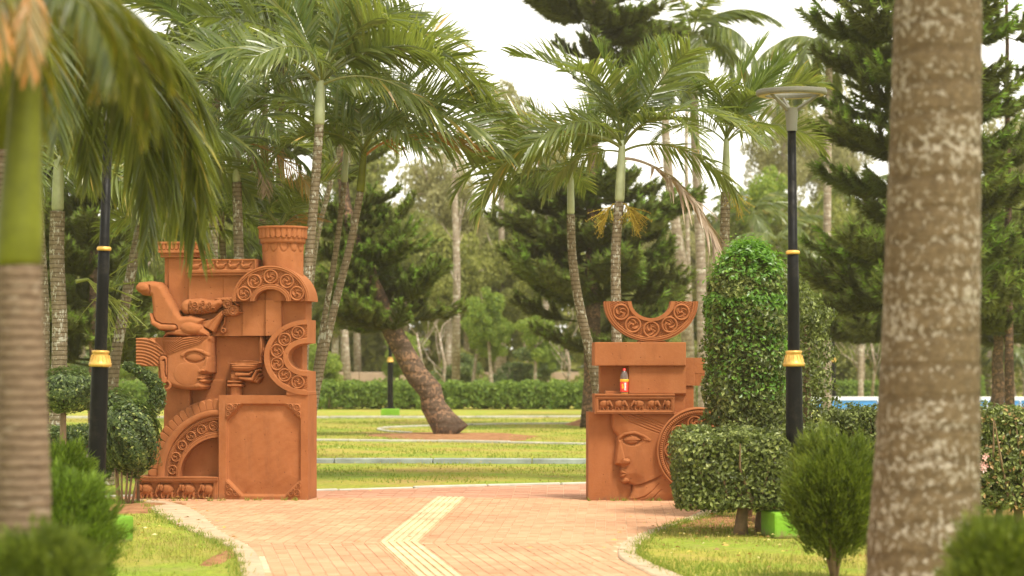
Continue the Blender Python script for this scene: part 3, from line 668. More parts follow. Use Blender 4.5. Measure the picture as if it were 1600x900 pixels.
# hand with bowl: coordinates U (zoom of the upper half)
def U(x, y): return (190 + x * 0.26667, 340 + y * 0.26667)
def UP(l): return [U(*p) for p in l]
def hand_fn(X, Y):
    H = np.zeros(X.shape)
    def put(sd, rd, h):
        nonlocal H; H = np.maximum(H, h * dome(sd, rd))
    put(line_sdf(X, Y, UP([(643, 1048), (640, 960), (645, 930)]), [10, 9, 9]), 8, 0.10)          # fore-arm
    put(line_sdf(X, Y, UP([(608, 968), (678, 968)]), 2.6), 2.6, 0.125); put(line_sdf(X, Y, UP([(606, 990), (682, 990)]), 3.0), 3.0, 0.13)  # bracelets
    put(poly_sdf(X, Y, UP([(612, 915), (660, 905), (720, 925), (700, 955), (660, 965), (612, 960)])), 5, 0.12)   # palm
    put(line_sdf(X, Y, UP([(660, 925), (735, 925), (750, 912)]), [4.5, 3.4, 2.6]), 3, 0.145)     # thumb
    put(line_sdf(X, Y, UP([(680, 945), (750, 955), (775, 905), (785, 900)]), [4.2, 4.2, 3.0, 2.2]), 3.4, 0.135)
    put(line_sdf(X, Y, UP([(690, 950), (765, 962), (788, 925)]), [3.4, 3.4, 2.2]), 3, 0.11)
    put(line_sdf(X, Y, UP([(700, 955), (775, 968), (795, 945)]), [3.0, 3.0, 2.0]), 2.6, 0.09)
    H -= 0.018 * ridge(line_sdf(X, Y, UP([(668, 936), (740, 940), (762, 905)]), 0), 0.8) * (H > 0.05)
    H -= 0.018 * ridge(line_sdf(X, Y, UP([(690, 962), (755, 966), (785, 935)]), 0), 0.7) * (H > 0.05)
    return H
free_relief('carved_hand', 348, 406, 576, 619.5, hand_fn, 0.20, cl, L_, 0.35, thick=0.05)
def bowl_fn(X, Y):
    d = poly_sdf(X, Y, UP([(610, 852), (700, 843), (800, 852), (795, 880), (770, 905), (735, 918), (650, 918), (616, 900)]))
    H = 0.155 * dome(d, 9); rim = ell_sdf(X, Y, *U(705, 856), 25.5, 3.0); H = np.where(d < 0, np.maximum(H, 0.05), 0)
    H = np.where(rim < 0, np.maximum(H, 0.16 - 0.02 * dome(rim, 1.2)), H)
    H -= 0.012 * ridge(Y - U(0, 880)[1], 0.8) * (H > 0.05)
    return H
free_relief('carved_bowl', 351, 405, 563, 587, bowl_fn, 0.20, cl, L_, 0.35, thick=0.05)
def petal_fn(X, Y):
    d = line_sdf(X, Y, UP([(797, 675), (802, 735), (806, 780), (797, 820), (790, 870)]), [0.6, 5.2, 6.4, 3.0, 2.2])
    H = 0.10 * dome(d, 6); return H - 0.02 * ridge(line_sdf(X, Y, UP([(803, 690), (812, 760), (800, 850)]), 0), 0.8) * (H > 0.03)
free_relief('carved_flame', 393, 414, 518, 574, petal_fn, 0.20, cl, L_, 0.35, thick=0.05)

# ================================================================ RIGHT SCULPTURE
YR = 27.45
right = empty('carved_sculpture', (P(920, 0, YR).x, YR, 0), R(1.5))
tag(right, 'smaller terracotta sculpture with carved face, wheel and crescent on top beside the clipped arch', 'sculpture', 'terracotta garden sculptures')
def cr(X, Y): return (X - 920) / PS, (783 - Y) / PS
def V_(x, y): return (900 + x * 0.378, 460 + y * 0.378)
def W_(x, y): return (920 + x / 6, 640 + y / 6)
def WP(l): return [W_(*p) for p in l]
face = WP([(215, -60), (215, 170), (235, 215), (266, 250), (262, 300), (245, 430), (238, 512), (255, 526), (292, 526), (304, 545), (288, 575), (292, 604), (290, 632), (312, 650), (298, 675), (325, 694), (375, 692), (412, 712), (405, 765), (385, 812), (355, 850), (352, 900), (900, 900), (900, -60)])
def face_fn(X, Y):
    d = poly_sdf(X, Y, face); wx, wy = (X - 920) * 6, (Y - 640) * 6
    H = 0.05 * dome(d, 4.5) + 0.035 * ss(-d / 22)
    H -= 0.028 * np.exp(-((np.maximum(d, 0)) / 9.0)) * (d > 0) * ss((wx - 150) / 80)
    und = poly_sdf(X, Y, WP([(330, 700), (412, 705), (420, 800), (360, 850), (330, 800)])); 
    H += 0.012 * ridge(line_sdf(X, Y, WP([(268, 275), (330, 232), (420, 218), (505, 250), (560, 290)]), 0), 2.2)
    H -= 0.028 * dome(ell_sdf(X, Y, *W_(405, 288), 17, 9.5), 5)
    H += 0.036 * dome(poly_sdf(X, Y, WP([(318, 290), (345, 262), (390, 244), (440, 250), (485, 285), (440, 318), (390, 328), (345, 312)])), 5)
    H += 0.010 * ridge(line_sdf(X, Y, WP([(318, 290), (360, 252), (425, 242), (480, 272), (540, 288)]), 0), 1.0)
    H -= 0.010 * ridge(line_sdf(X, Y, WP([(325, 296), (400, 297), (482, 294)]), 0), 0.8)
    ns = poly_sdf(X, Y, WP([(266, 260), (300, 300), (335, 460), (380, 470), (372, 515), (292, 522), (238, 512), (245, 430), (262, 300)])); H += 0.022 * ss(-ns / 3)
    H += 0.018 * dome(ell_sdf(X, Y, *W_(345, 488), 6, 5.3), 4)
    H -= 0.02 * ss(-poly_sdf(X, Y, WP([(292, 528), (375, 520), (350, 560), (304, 560)])) / 3)
    H += 0.022 * dome(poly_sdf(X, Y, WP([(288, 575), (310, 568), (350, 597), (292, 603)])), 2) + 0.022 * dome(poly_sdf(X, Y, WP([(290, 606), (350, 599), (322, 634), (290, 630)])), 2)
    H += 0.022 * dome(ell_sdf(X, Y, *W_(335, 668), 6.5, 4.5), 4)
    H += 0.016 * np.exp(-(((X - W_(520, 0)[0]) / 22) ** 2 + ((Y - W_(0, 500)[1]) / 24) ** 2))
    jaw = WP([(650, 622), (600, 648), (540, 672), (480, 696), (415, 704)]); jl = line_sdf(X, Y, jaw, 0)
    below = wy > np.interp(wx, [400, 415, 480, 540, 600, 650, 800], [704, 704, 696, 672, 648, 622, 540])
    H -= 0.035 * np.exp(-jl / 7.0) * below * (wx > 395) * (wx < 800)
    for pl in ([(650, 690), (590, 760), (520, 815), (440, 836), (370, 840)], [(672, 748), (630, 790), (570, 860)]):
        H -= 0.010 * ridge(line_sdf(X, Y, WP(pl), 0), 1.0)
    # hair strands
    for k in range(5):
        o = k * 27
        pl = [(250 - k * 12 + 40, 50 - o * 0.3), (380, 120 - o * 1.0), (520, 178 - o * 1.0), (650, 225 - o * 0.9), (760, 268 - o * 0.9)]
        H -= 0.008 * ridge(line_sdf(X, Y, WP(pl), 0), 1.1) * (0.6 + 0.4 * (wy < 300))
    return H
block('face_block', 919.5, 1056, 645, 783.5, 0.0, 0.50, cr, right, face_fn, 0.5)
# the ledge above the face
block('forehead_block', 946, 1060, 612, 646, 0.06, 0.44, cr, right)
ef2 = block('elephant_frieze', 928.5, 1052, 616.5, 647, -0.14, 0.50, cr, right,
            lambda X, Y: np.where(Y < 619.5, 0.012 * (Y < 619), frieze_frame(928.5, 1052, 619.5, 647, 5.2, 0.035, True)(X, Y)), 0.45)
for k, (cxp, fl, w_) in enumerate(((945.0, -1, 1), (968.5, -1, 1), (994.5, 1, 1), (1019, -1, 1), (1040, 1, 0.62))):
    e = link('elephant', ELE, ef2); xx, zz = cr(np.array([cxp]), np.array([641.5])); e.location = (xx[0], -0.107, zz[0]); e.scale = (0.132 * fl * w_, 0.19, 0.128)
block('niche_column', 939, 985, 571, 617, 0.16, 0.30, cr, right)
block('square_block', 982.5, 1071, 569, 646, 0.0, 0.48, cr, right, lambda X, Y: -0.05 * ss((Y - 617) / 1.5) - 0.006 * ridge(Y - 617, 1.0), 0.8)
block('top_slab', 928.5, 1070.5, 536.5, 573, -0.05, 0.54, cr, right)
def wing_fn(X, Y):
    H = np.zeros(X.shape)
    for gx in np.arange(1087, 1103, 2.0): H -= 0.006 * ridge(X - gx, 0.6) * (Y > 585)
    return H
block('wing_upper', 1071.2, 1102, 560.5, 604, 0.12, 0.28, cr, right, wing_fn, 0.6)
block('wing_lower', 1071.2, 1085, 604.2, 650, 0.14, 0.26, cr, right)
block('crescent_foot', 997, 1040, 534, 537.5, 0.02, 0.3, cr, right)
CR_ = (1017, 473); ro, ri = (73.0, 62.5), (30.5, 26)
arc_relief('crescent', *CR_, ro, ri, 180, 360, rinceau(5, *CR_, ro, ri, 186, 354, 0.14, 0.83, 0.030, bead=True), 0.0, 0.22, cr, right)
WH = (1090, 704); ro, ri = (66.5, 66.5), (16, 16)
def wheel_fn(t, s, X, Y):
    r = np.hypot(X - WH[0], Y - WH[1]) / 66.5
    H = rinceau(9, *WH, (55, 55), (30, 30), 0, 360, 0.0, 1.0, 0.040, bead=False)(t, (r * 66.5 - 30) / 25, X, Y) * (r < 0.83) * (r > 0.45)
    H += -0.03 * ss((r - 0.835) / 0.01) * ss((0.86 - r) / 0.01) + 0.016 * ridge(r - 0.90, 0.03) * (0.5 + 0.5 * np.cos(t * 2 * np.pi * 120)) - 0.016 * ridge(r - 0.945, 0.012)
    H += 0.012 * ridge(r - 0.975, 0.025)
    H += np.where(r < 0.45, -0.03 + 0.04 * np.cos(r * 60), 0)
    return H
arc_relief('carved_wheel', *WH, ro, ri, 0, 360, wheel_fn, -0.15, 0.38, cr, right)
block('wheel_hub', 1074, 1106, 688, 720, -0.13, 0.28, cr, right)
# bottle left on the elephant ledge
bt = empty('drink_bottle'); 
bx, bz = cr(np.array([974.8]), np.array([616.6])); bt.parent = None
bt.location = left.location  # placed below
mw = Matrix.Translation(right.location) @ Euler((0, 0, R(1.5))).to_matrix().to_4x4()
bt.location = mw @ Vector((bx[0], -0.02, bz[0] + 0.001))
tag(bt, 'clear plastic drink bottle with red and orange label, red cap, left on the elephant ledge', 'bottle')
HB = 0.285; RB = 0.046
def clear_mat():
    m, nt, b = _new('clear_plastic'); b.inputs['Base Color'].default_value = (0.95, 0.93, 0.9, 1); b.inputs['Roughness'].default_value = 0.08
    b.inputs['Transmission Weight'].default_value = 0.9; b.inputs['IOR'].default_value = 1.3; return m
m = MB(); m.lathe([(0.001, 0.0), (RB * 0.8, 0.0), (RB * 0.95, 0.012), (RB * 0.97, 0.16), (RB, 0.185), (RB * 0.96, 0.205), (RB * 0.75, 0.235), (RB * 0.35, 0.26), (0.014, 0.265), (0.014, 0.275)], 28)
m.build('bottle_body', clear_mat(), bt, True)
m = MB(); m.lathe([(RB * 0.93, 0.004), (RB * 0.93, 0.022), (RB * 0.9, 0.023), (0.001, 0.023)], 24); m.build('drink', simple('orange_drink', (0.80, 0.36, 0.02), 0.3, bump=0), bt, True)
m = MB(); m.lathe([(RB + 0.002, 0.022), (RB + 0.002, 0.140), (RB, 0.141)], 28); m.build('label', simple('label_red', (0.70, 0.035, 0.015), 0.4, bump=0, var=0.15, scale=30), bt, True)
m = MB(); m.lathe([(RB + 0.0035, 0.138), (RB + 0.0045, 0.158), (RB + 0.003, 0.166), (RB, 0.167)], 28); m.build('label_top', simple('label_orange', (0.85, 0.42, 0.02), 0.4, bump=0, var=0.1), bt, True)
m = MB(); m.lathe([(0.017, 0.262), (0.017, 0.287), (0.001, 0.288)], 20); m.build('cap', simple('cap_red', (0.72, 0.03, 0.02), 0.4, bump=0), bt, True)
m = MB(); 
for (xx, zz, rr) in ((-0.022, 0.10, 0.010), (-0.018, 0.075, 0.012)):
    a = np.linspace(0, 2 * np.pi, 14, endpoint=False)
    X_ = xx + rr * np.cos(a); Z_ = zz + rr * 1.4 * np.sin(a); Y_ = -np.sqrt(np.maximum((RB + 0.004) ** 2 - X_ ** 2, 0)); n = len(a)
    m.add(np.vstack([np.stack([X_, Y_, Z_], -1), [[xx, -math.sqrt((RB + 0.004) ** 2 - xx * xx), zz]]]), None, [(k, (k + 1) % n, n) for k in range(n)])
m.build('label_fruit', simple('label_yellow', (0.9, 0.45, 0.03), 0.4, bump=0), bt)
tc = bpy.data.curves.new('lettering', 'FONT'); tc.body = 'maaza'; tc.size = 0.034; tc.extrude = 0.0008; tc.offset = 0.0012; tc.align_x = 'CENTER'; tc.align_y = 'CENTER'
to = bpy.data.objects.new('tmp', tc); COL.objects.link(to); bpy.context.view_layer.update()
me = bpy.data.meshes.new_from_object(to.evaluated_get(bpy.context.evaluated_depsgraph_get())); bpy.data.objects.remove(to)
me.name = 'lettering'; me.materials.clear(); me.materials.append(simple('label_white', (0.85, 0.83, 0.8), 0.5, bump=0))
for v in me.vertices:     # runs up the bottle, wrapped round it
    x, y = v.co.x, v.co.y; a = y / RB - 0.0 + 0.12; rr = RB + 0.0045 + v.co.z
    v.co = (math.sin(-a + 0.25) * rr, -math.cos(-a + 0.25) * rr, 0.082 + x)
link('lettering', me, bt)
# ================================================================ GROUND
def lawn_mat():
    m, nt, b = _new('lawn'); p = _pos(nt)
    a = _ramp(nt, _noise(nt, 0.55, 6, 0.6, p).outputs[0], [(0.28, (0.44, 0.30, 0.11)), (0.44, (0.40, 0.37, 0.065)), (0.57, (0.28, 0.36, 0.042)), (0.8, (0.18, 0.29, 0.03))]).outputs[0]
    f = _ramp(nt, _noise(nt, 16, 8, 0.75, p).outputs[0], [(0.3, (0.38, 0.36, 0.30)), (0.7, (1.3, 1.3, 1.2))]).outputs[0]
    c = _mix(nt, a, f, 0.9, 'MULTIPLY')
    d = _ramp(nt, _noise(nt, 1.3, 7, 0.7, p).outputs[0], [(0.62, (0, 0, 0)), (0.74, (0.8, 0.8, 0.8))]).outputs[0]
    c = _mix(nt, c, (0.42, 0.22, 0.10), d)
    dr = _ramp(nt, _noise(nt, 2.3, 8, 0.75, p).outputs[0], [(0.48, (0, 0, 0)), (0.66, (0.5, 0.5, 0.5))]).outputs[0]
    c = _mix(nt, c, (0.38, 0.27, 0.11), dr)
    nt.links.new(c, b.inputs['Base Color']); b.inputs['Roughness'].default_value = 0.9; b.inputs['Specular IOR Level'].default_value = 0.15
    _bump(nt, b, _noise(nt, 40, 8, 0.8, p).outputs[0], 0.6, 0.03); return m
def soil_mat():
    m, nt, b = _new('soil'); p = _pos(nt)
    c = _ramp(nt, _noise(nt, 5, 8, 0.75, p).outputs[0], [(0.3, (0.20, 0.09, 0.04)), (0.55, (0.36, 0.18, 0.085)), (0.75, (0.46, 0.26, 0.13))]).outputs[0]
    nt.links.new(c, b.inputs['Base Color']); b.inputs['Roughness'].default_value = 0.95; b.inputs['Specular IOR Level'].default_value = 0.1
    _bump(nt, b, _noise(nt, 30, 8, 0.8, p).outputs[0], 0.8, 0.02); return m
M['lawn'] = lawn_mat(); M['soil'] = soil_mat()
def sheet(name, poly, z, mat, kind='structure'):
    bm = bmesh.new(); vs = [bm.verts.new((x, y, z)) for x, y in poly]; f = bm.faces.new(vs)
    bmesh.ops.triangulate(bm, faces=[f]); bmesh.ops.recalc_face_normals(bm, faces=bm.faces)
    me = bpy.data.meshes.new(name); bm.to_mesh(me); bm.free(); me.materials.append(mat); o = link(name, me); o['kind'] = kind; return o
g = MB(); g.add([(-260, -20, 0), (260, -20, 0), (260, 420, 0), (-260, 420, 0)], [(0, 1, 2, 3)]); go = g.build('ground', M['lawn']); go['kind'] = 'structure'

# paved path: outline from the photograph, in ground metres
def gp(l): return [(G(*p).x, G(*p).y) for p in l]
lk_out = [(150, 786), (215, 788), (244, 803), (277, 822), (330, 845), (362, 860), (378, 900), (385, 960), (380, 1200)]
lk_in = [(205, 783), (262, 786), (310, 803), (345, 833), (395, 860), (415, 900), (424, 960), (425, 1200)]
rk_out = [(1130, 800), (1095, 812), (1050, 823), (1010, 845), (994, 865), (1020, 885), (1062, 902), (1120, 930), (1220, 1000), (1500, 1200)]
rk_in = [(1110, 793), (1060, 817), (1012, 831), (972, 850), (966, 872), (990, 888), (1018, 902), (1065, 930), (1140, 1000), (1400, 1200)]
def soft(l, n=6):
    """Catmull-Rom"""
    p = [np.array(q, float) for q in l]; p = [2 * p[0] - p[1]] + p + [2 * p[-1] - p[-2]]; o = []
    for k in range(1, len(p) - 2):
        for t in np.linspace(0, 1, n, endpoint=False):
            o.append(tuple(0.5 * ((2 * p[k]) + (-p[k - 1] + p[k + 1]) * t + (2 * p[k - 1] - 5 * p[k] + 4 * p[k + 1] - p[k + 2]) * t * t + (-p[k - 1] + 3 * p[k] - 3 * p[k + 1] + p[k + 2]) * t ** 3)))
    o.append(tuple(p[-2])); return o
LO, LI, RO, RI = [soft(gp(l)) for l in (lk_out, lk_in, rk_out, rk_in)]
FAR = gp([(150, 779), (300, 774.5), (497, 768.5), (700, 762.5), (918, 757.2), (1100, 752.5), (1400, 745)])
def mortar_mat():
    m, nt, b = _new('mortar'); p = _pos(nt)
    nt.links.new(_ramp(nt, _noise(nt, 3, 7, 0.7, p).outputs[0], [(0.35, (0.55, 0.35, 0.21)), (0.65, (0.72, 0.53, 0.35))]).outputs[0], b.inputs['Base Color'])
    b.inputs['Roughness'].default_value = 0.9; return m
M['mortar'] = mortar_mat()
def paver_mat(name, lo, mid, hi):
    m, nt, b = _new(name); p = _pos(nt); at = nt.nodes.new('ShaderNodeAttribute'); at.attribute_name = 'rnd'
    oi = nt.nodes.new('ShaderNodeObjectInfo'); s = nt.nodes.new('ShaderNodeMath'); s.operation = 'ADD'; nt.links.new(at.outputs['Fac'], s.inputs[0]); nt.links.new(oi.outputs['Random'], s.inputs[1])
    fr = nt.nodes.new('ShaderNodeMath'); fr.operation = 'FRACT'; nt.links.new(s.outputs[0], fr.inputs[0])
    c = _ramp(nt, fr.outputs[0], [(0.0, lo), (0.5, mid), (1.0, hi)]).outputs[0]
    big = _ramp(nt, _noise(nt, 0.8, 6, 0.65, p).outputs[0], [(0.3, (0.82, 0.80, 0.78)), (0.7, (1.1, 1.1, 1.1))]).outputs[0]
    c = _mix(nt, c, big, 1.0, 'MULTIPLY')
    dust = _ramp(nt, _noise(nt, 7, 7, 0.75, p).outputs[0], [(0.55, (0, 0, 0)), (0.75, (0.5, 0.5, 0.5))]).outputs[0]
    c = _mix(nt, c, (0.66, 0.44, 0.27), dust)
    st = _ramp(nt, _noise(nt, 1.9, 9, 0.78, _pos(nt, (1, 0.45, 1)), 0.6).outputs[0], [(0.52, (0, 0, 0)), (0.72, (0.55, 0.55, 0.55))]).outputs[0]
    c = _mix(nt, c, (0.27, 0.155, 0.085), st)
    nt.links.new(c, b.inputs['Base Color']); b.inputs['Roughness'].default_value = 0.85; b.inputs['Specular IOR Level'].default_value = 0.2
    _bump(nt, b, _noise(nt, 50, 6, 0.7, p).outputs[0], 0.35, 0.004); return m
M['paver'] = paver_mat('paver', (0.485, 0.258, 0.145), (0.53, 0.290, 0.165), (0.57, 0.322, 0.19))
M['paver_red'] = paver_mat('paver_red', (0.42, 0.20, 0.125), (0.49, 0.255, 0.165), (0.54, 0.30, 0.20))
M['tactile'] = paver_mat('tactile', (0.58, 0.43, 0.25), (0.64, 0.49, 0.29), (0.68, 0.53, 0.33))
pathpoly = [(LI[-1][0], 6.0)] + LI[::-1] + [FAR[0]] + FAR[1:] + RI + [(RI[-1][0], 6.0)]
sheet('path', pathpoly, 0.004, M['mortar'])

def in_poly(pt, poly):
    x, y = pt; c = False; n = len(poly)
    for k in range(n):
        ax, ay = poly[k]; bx, by = poly[(k + 1) % n]
        if (ay > y) != (by > y) and x < (bx - ax) * (y - ay) / (by - ay) + ax: c = not c
    return c
# courses: the lines of joints follow the tactile strip; it bends at y=21.06 and ends at y=27.9
BEND, END = 21.06, 27.95
def cx_at(y): return -0.99 + (y - BEND) * (0.28 / 6.84) if y >= BEND else -0.99 - (y - BEND) * (0.425 / 3.12)
bricks = []   # (x, y, angle, material, w, l)
def lay(y0, y1, slope, mat, w, l, xr=(-6.5, 6.5), ref=None):
    ang = math.atan2(1, slope) - math.pi / 2           # rotation of the local y axis
    c, s = math.cos(ang), math.sin(ang); ox, oy = ref
    nu = int(16 / w); nv = int(14 / l)
    for a in range(-nu, nu):
        for b_ in range(-nv, nv):
            u = (a + 0.5) * w; v = (b_ + (0.5 if a % 2 else 0.0)) * l
            x = ox + u * c - v * s; y = oy + u * s + v * c
            if not (y0 <= y <= y1) or not (xr[0] < x < xr[1]): continue
            if abs(x - cx_at(y)) < 0.125 and mat is M['paver'] and y < END: continue
            if in_poly((x, y), pathpoly): bricks.append((x, y, ang, mat, w, l))
lay(BEND, END, 0.28 / 6.84, M['paver'], 0.10, 0.20, ref=(-0.99, BEND))
lay(12.0, BEND, -0.425 / 3.12, M['paver'], 0.10, 0.20, ref=(-0.99, BEND))
lay(END, 32.5, 0.02, M['paver_red'], 0.20, 0.10, ref=(0, END + 0.06))
def brick_me(w, l, mat, nm='paver'):
    me = MB(); me.box(-w / 2 + 0.0028, w / 2 - 0.0028, -l / 2 + 0.0028, l / 2 - 0.0028, 0, 0.0045); me = me.mesh(nm, mat); bevel_mesh(me, 0.002, 1); return me
BR = {}
def vis_key(b): 
    x, y = b[0], b[1]; px, py = 800 + F * x / y, HZ + F * EYE / y
    return (0 if (380 < px < 1100 and py < 896) else 1, y)
bricks.sort(key=vis_key)
pav = empty('paving', (0, 0, 0)); pav['kind'] = 'structure'
for b_ in bricks[:300]:
    key = (b_[4], b_[3].name)
    if key not in BR: BR[key] = brick_me(b_[4], b_[5], b_[3])
    link('paver', BR[key], pav, (b_[0], b_[1], 0.005 + random.uniform(-0.0015, 0.0015)), (random.uniform(-.006, .006), random.uniform(-.006, .006), b_[2] + random.uniform(-.01, .01)))
for mname in ('paver', 'paver_red'):
    mb = MB()
    for b_ in bricks[300:]:
        if b_[3].name != mname: continue
        x, y, ang, _, w, l = b_; c, s = math.cos(ang), math.sin(ang); w2, l2 = w / 2 - 0.0028, l / 2 - 0.0028; z = 0.0095 + random.uniform(-0.0015, 0.0015)
        q = [(-w2, -l2), (w2, -l2), (w2, l2), (-w2, l2)]; pts = [(x + u * c - v * s, y + u * s + v * c) for u, v in q]
        V = [(a, b2, 0.002) for a, b2 in pts] + [(a, b2, z + random.uniform(-0.0008, 0.0008)) for a, b2 in pts]
        mb.add(V, [(4, 5, 6, 7), (0, 1, 5, 4), (1, 2, 6, 5), (2, 3, 7, 6), (3, 0, 4, 7)], r=random.random())
    if mb.n: o = mb.build('paver_field', M[mname], pav); o['kind'] = 'stuff'
# tactile strip: four-bar tiles
tm = MB(); 
for k in range(5):
    cxk = -0.13 + 0.065 * k
    tm.box(cxk - 0.021, cxk + 0.021, -0.145, 0.145, 0.010, 0.020)
tm.box(-0.162, 0.162, -0.149, 0.149, 0.0, 0.010); tme = tm.mesh('guide_tile', M['tactile'])
ts = empty('guide_strip', (0, 0, 0)); ts['kind'] = 'structure'
for (ya, yb) in ((12.0, BEND), (BEND, END)):
    n = int((yb - ya) / 0.30); 
    for k in range(n):
        y = ya + (k + 0.5) * (yb - ya) / n if yb == END else yb - (k + 0.5) * 0.30
        slope = 0.28 / 6.84 if yb == END else -0.425 / 3.12
        link('guide_tile', tme, ts, (cx_at(y), y, 0.006), (0, 0, math.atan2(1, slope) - math.pi / 2), (1 if yb == END else 1.03, 1, 1))

def kerb(pts, width, z0, z1, seglen, mat, label, name='kerb', group=None, gap=0.008, out=None):
    """kerb of blocks along a polyline (centre line) or between two matched polylines"""
    root = empty(name, (pts[0][0], pts[0][1], 0)); tag(root, label, 'kerb', group)
    p = np.array(pts, float); q = np.array(out, float) if out is not None else None
    d = np.concatenate([[0], np.cumsum(np.linalg.norm(np.diff(p, axis=0), axis=1))]); L = d[-1]; n = max(1, int(L / seglen))
    if q is not None: dq = np.concatenate([[0], np.cumsum(np.linalg.norm(np.diff(q, axis=0), axis=1))]); dq = dq / dq[-1]
    def at(arr, dd, u): return np.array([np.interp(u, dd, arr[:, 0]), np.interp(u, dd, arr[:, 1])])
    for k in range(n):
        e = gap / L; us = np.linspace(k / n + e, (k + 1) / n - e, 4); A, B = [], []
        for u in us:
            c = at(p, d / L, u)
            if q is not None: A.append(c); B.append(at(q, dq, u)); continue
            t = at(p, d / L, min(1, u + 0.002)) - at(p, d / L, max(0, u - 0.002)); t /= np.linalg.norm(t) + 1e-9; nn = np.array([-t[1], t[0]]) * width / 2
            A.append(c - nn); B.append(c + nn)
        m = MB(); V = []
        dz = random.uniform(-0.006, 0.006)
        for a, b_ in zip(A, B): V += [(a[0], a[1], z0), (b_[0], b_[1], z0), (b_[0], b_[1], z1 + dz), (a[0], a[1], z1 + dz)]
        V = np.array(V) - np.array([pts[0][0], pts[0][1], 0])
        Fq = [(0, 3, 2, 1), (12, 13, 14, 15)]
        for s_ in range(3):
            o = s_ * 4
            for a in range(4): Fq.append((o + a, o + (a + 1) % 4, o + 4 + (a + 1) % 4, o + 4 + a))
        m.add(V, Fq); me = m.mesh('kerb_block', mat); bevel_mesh(me, 0.012, 1, 50); link('kerb_block', me, root)
    return root
def resamp(l, n=60):
    p = np.array(l); d = np.concatenate([[0], np.cumsum(np.linalg.norm(np.diff(p, axis=0), axis=1))]); u = np.linspace(0, d[-1], n)
    return list(zip(np.interp(u, d, p[:, 0]), np.interp(u, d, p[:, 1])))
kerb(LI, 0.3, -0.01, 0.022, 1.3, M['concrete'], 'pale concrete edging band between the paving and the left lawn', 'edging', out=LO)
kerb(RI, 0.3, -0.01, 0.022, 1.3, M['concrete'], 'pale concrete edging band curving round the lawn below the green lamp block', 'edging', out=RO)
kerb([(x, y + 0.05) for x, y in FAR], 0.06, -0.01, 0.03, 1.0, M['kerb_pale'], 'thin pale kerb between the red pavers and the far lawn', group='kerbs across the lawn')
kerb(resamp(gp([(60, 723.5), (497, 723.5), (918, 724.5), (1300, 726)])), 0.20, -0.01, 0.075, 1.5, M['kerb_grey'], 'chipped blue-grey painted kerb crossing the lawn nearest the paving', group='kerbs across the lawn')
kerb(resamp(gp([(60, 690), (497, 689), (700, 691), (918, 695), (1300, 700)])), 0.10, -0.01, 0.045, 1.5, M['kerb_pale'], 'pale kerb line crossing the lawn just in front of the leaning tree', group='kerbs across the lawn')
kerb(resamp(gp([(60, 653.5), (497, 653.5), (918, 652.5), (1300, 652)])), 0.2, -0.01, 0.06, 2.0, M['kerb_pale'], 'long pale kerb at the foot of the far clipped hedge', group='kerbs across the lawn')
kerb(soft(gp([(642, 677), (608, 675), (592, 671.5), (620, 668), (700, 665.5), (760, 663.8), (918, 662.3), (1000, 662)])), 0.10, -0.01, 0.04, 1.5, M['kerb_pale'], 'pale kerb looping back in a curve behind the leaning tree', group='kerbs across the lawn')

# bare soil patches
def blob(name, cx, cy, rx, ry, z, h, mat, seed=0, n=40, label=None):
    rg = np.random.default_rng(seed); a = np.linspace(0, 2 * np.pi, n, endpoint=False)
    ph = rg.uniform(0, 6.28, 4); rr = 1 + 0.14 * np.sin(2 * a + ph[0]) + 0.10 * np.sin(3 * a + ph[1]) + 0.06 * np.sin(7 * a + ph[2]) + 0.04 * np.sin(13 * a + ph[3])
    V = [(cx, cy, z + h)]; rings = 6
    for k in range(1, rings + 1):
        f = k / rings
        for j in range(n): V.append((cx + rx * rr[j] * f * math.cos(a[j]), cy + ry * rr[j] * f * math.sin(a[j]), z - (0.02 if k == rings else 0) + h * (1 - f * f) + rg.uniform(-1, 1) * h * 0.12 * (k < rings)))
    V = np.array(V); F3 = [(0, 1 + j, 1 + (j + 1) % n) for j in range(n)]; F4 = []
    for k in range(rings - 1):
        for j in range(n): F4.append((1 + k * n + j, 1 + (k + 1) * n + j, 1 + (k + 1) * n + (j + 1) % n, 1 + k * n + (j + 1) % n))
    m = MB(); m.add(V, F4, F3); o = m.build(name, mat, None, True); o['kind'] = 'structure'; return o
tb = G(700, 681); blob('soil_patch', tb.x + 0.2, tb.y - 0.6, 1.9, 3.2, 0.0, 0.05, M['soil'], 1)
tb = G(912, 664); blob('soil_mound', tb.x + 1.2, tb.y, 1.6, 2.0, 0.0, 0.30, M['soil'], 2)
tb = G(1165, 818); blob('soil_patch', tb.x + 0.1, tb.y + 0.3, 0.95, 1.2, 0.0, 0.02, M['soil'], 3)
tb = G(345, 872); blob('soil_patch', tb.x, tb.y, 0.10, 0.9, 0.0, 0.02, M['soil'], 4)
tb = G(205, 796); blob('soil_patch', tb.x, tb.y + 0.3, 0.65, 1.0, 0.0, 0.03, M['soil'], 5)
tb = G(1300, 800); blob('soil_patch', tb.x + 0.9, tb.y + 0.3, 1.6, 1.0, 0.0, 0.02, M['soil'], 6)

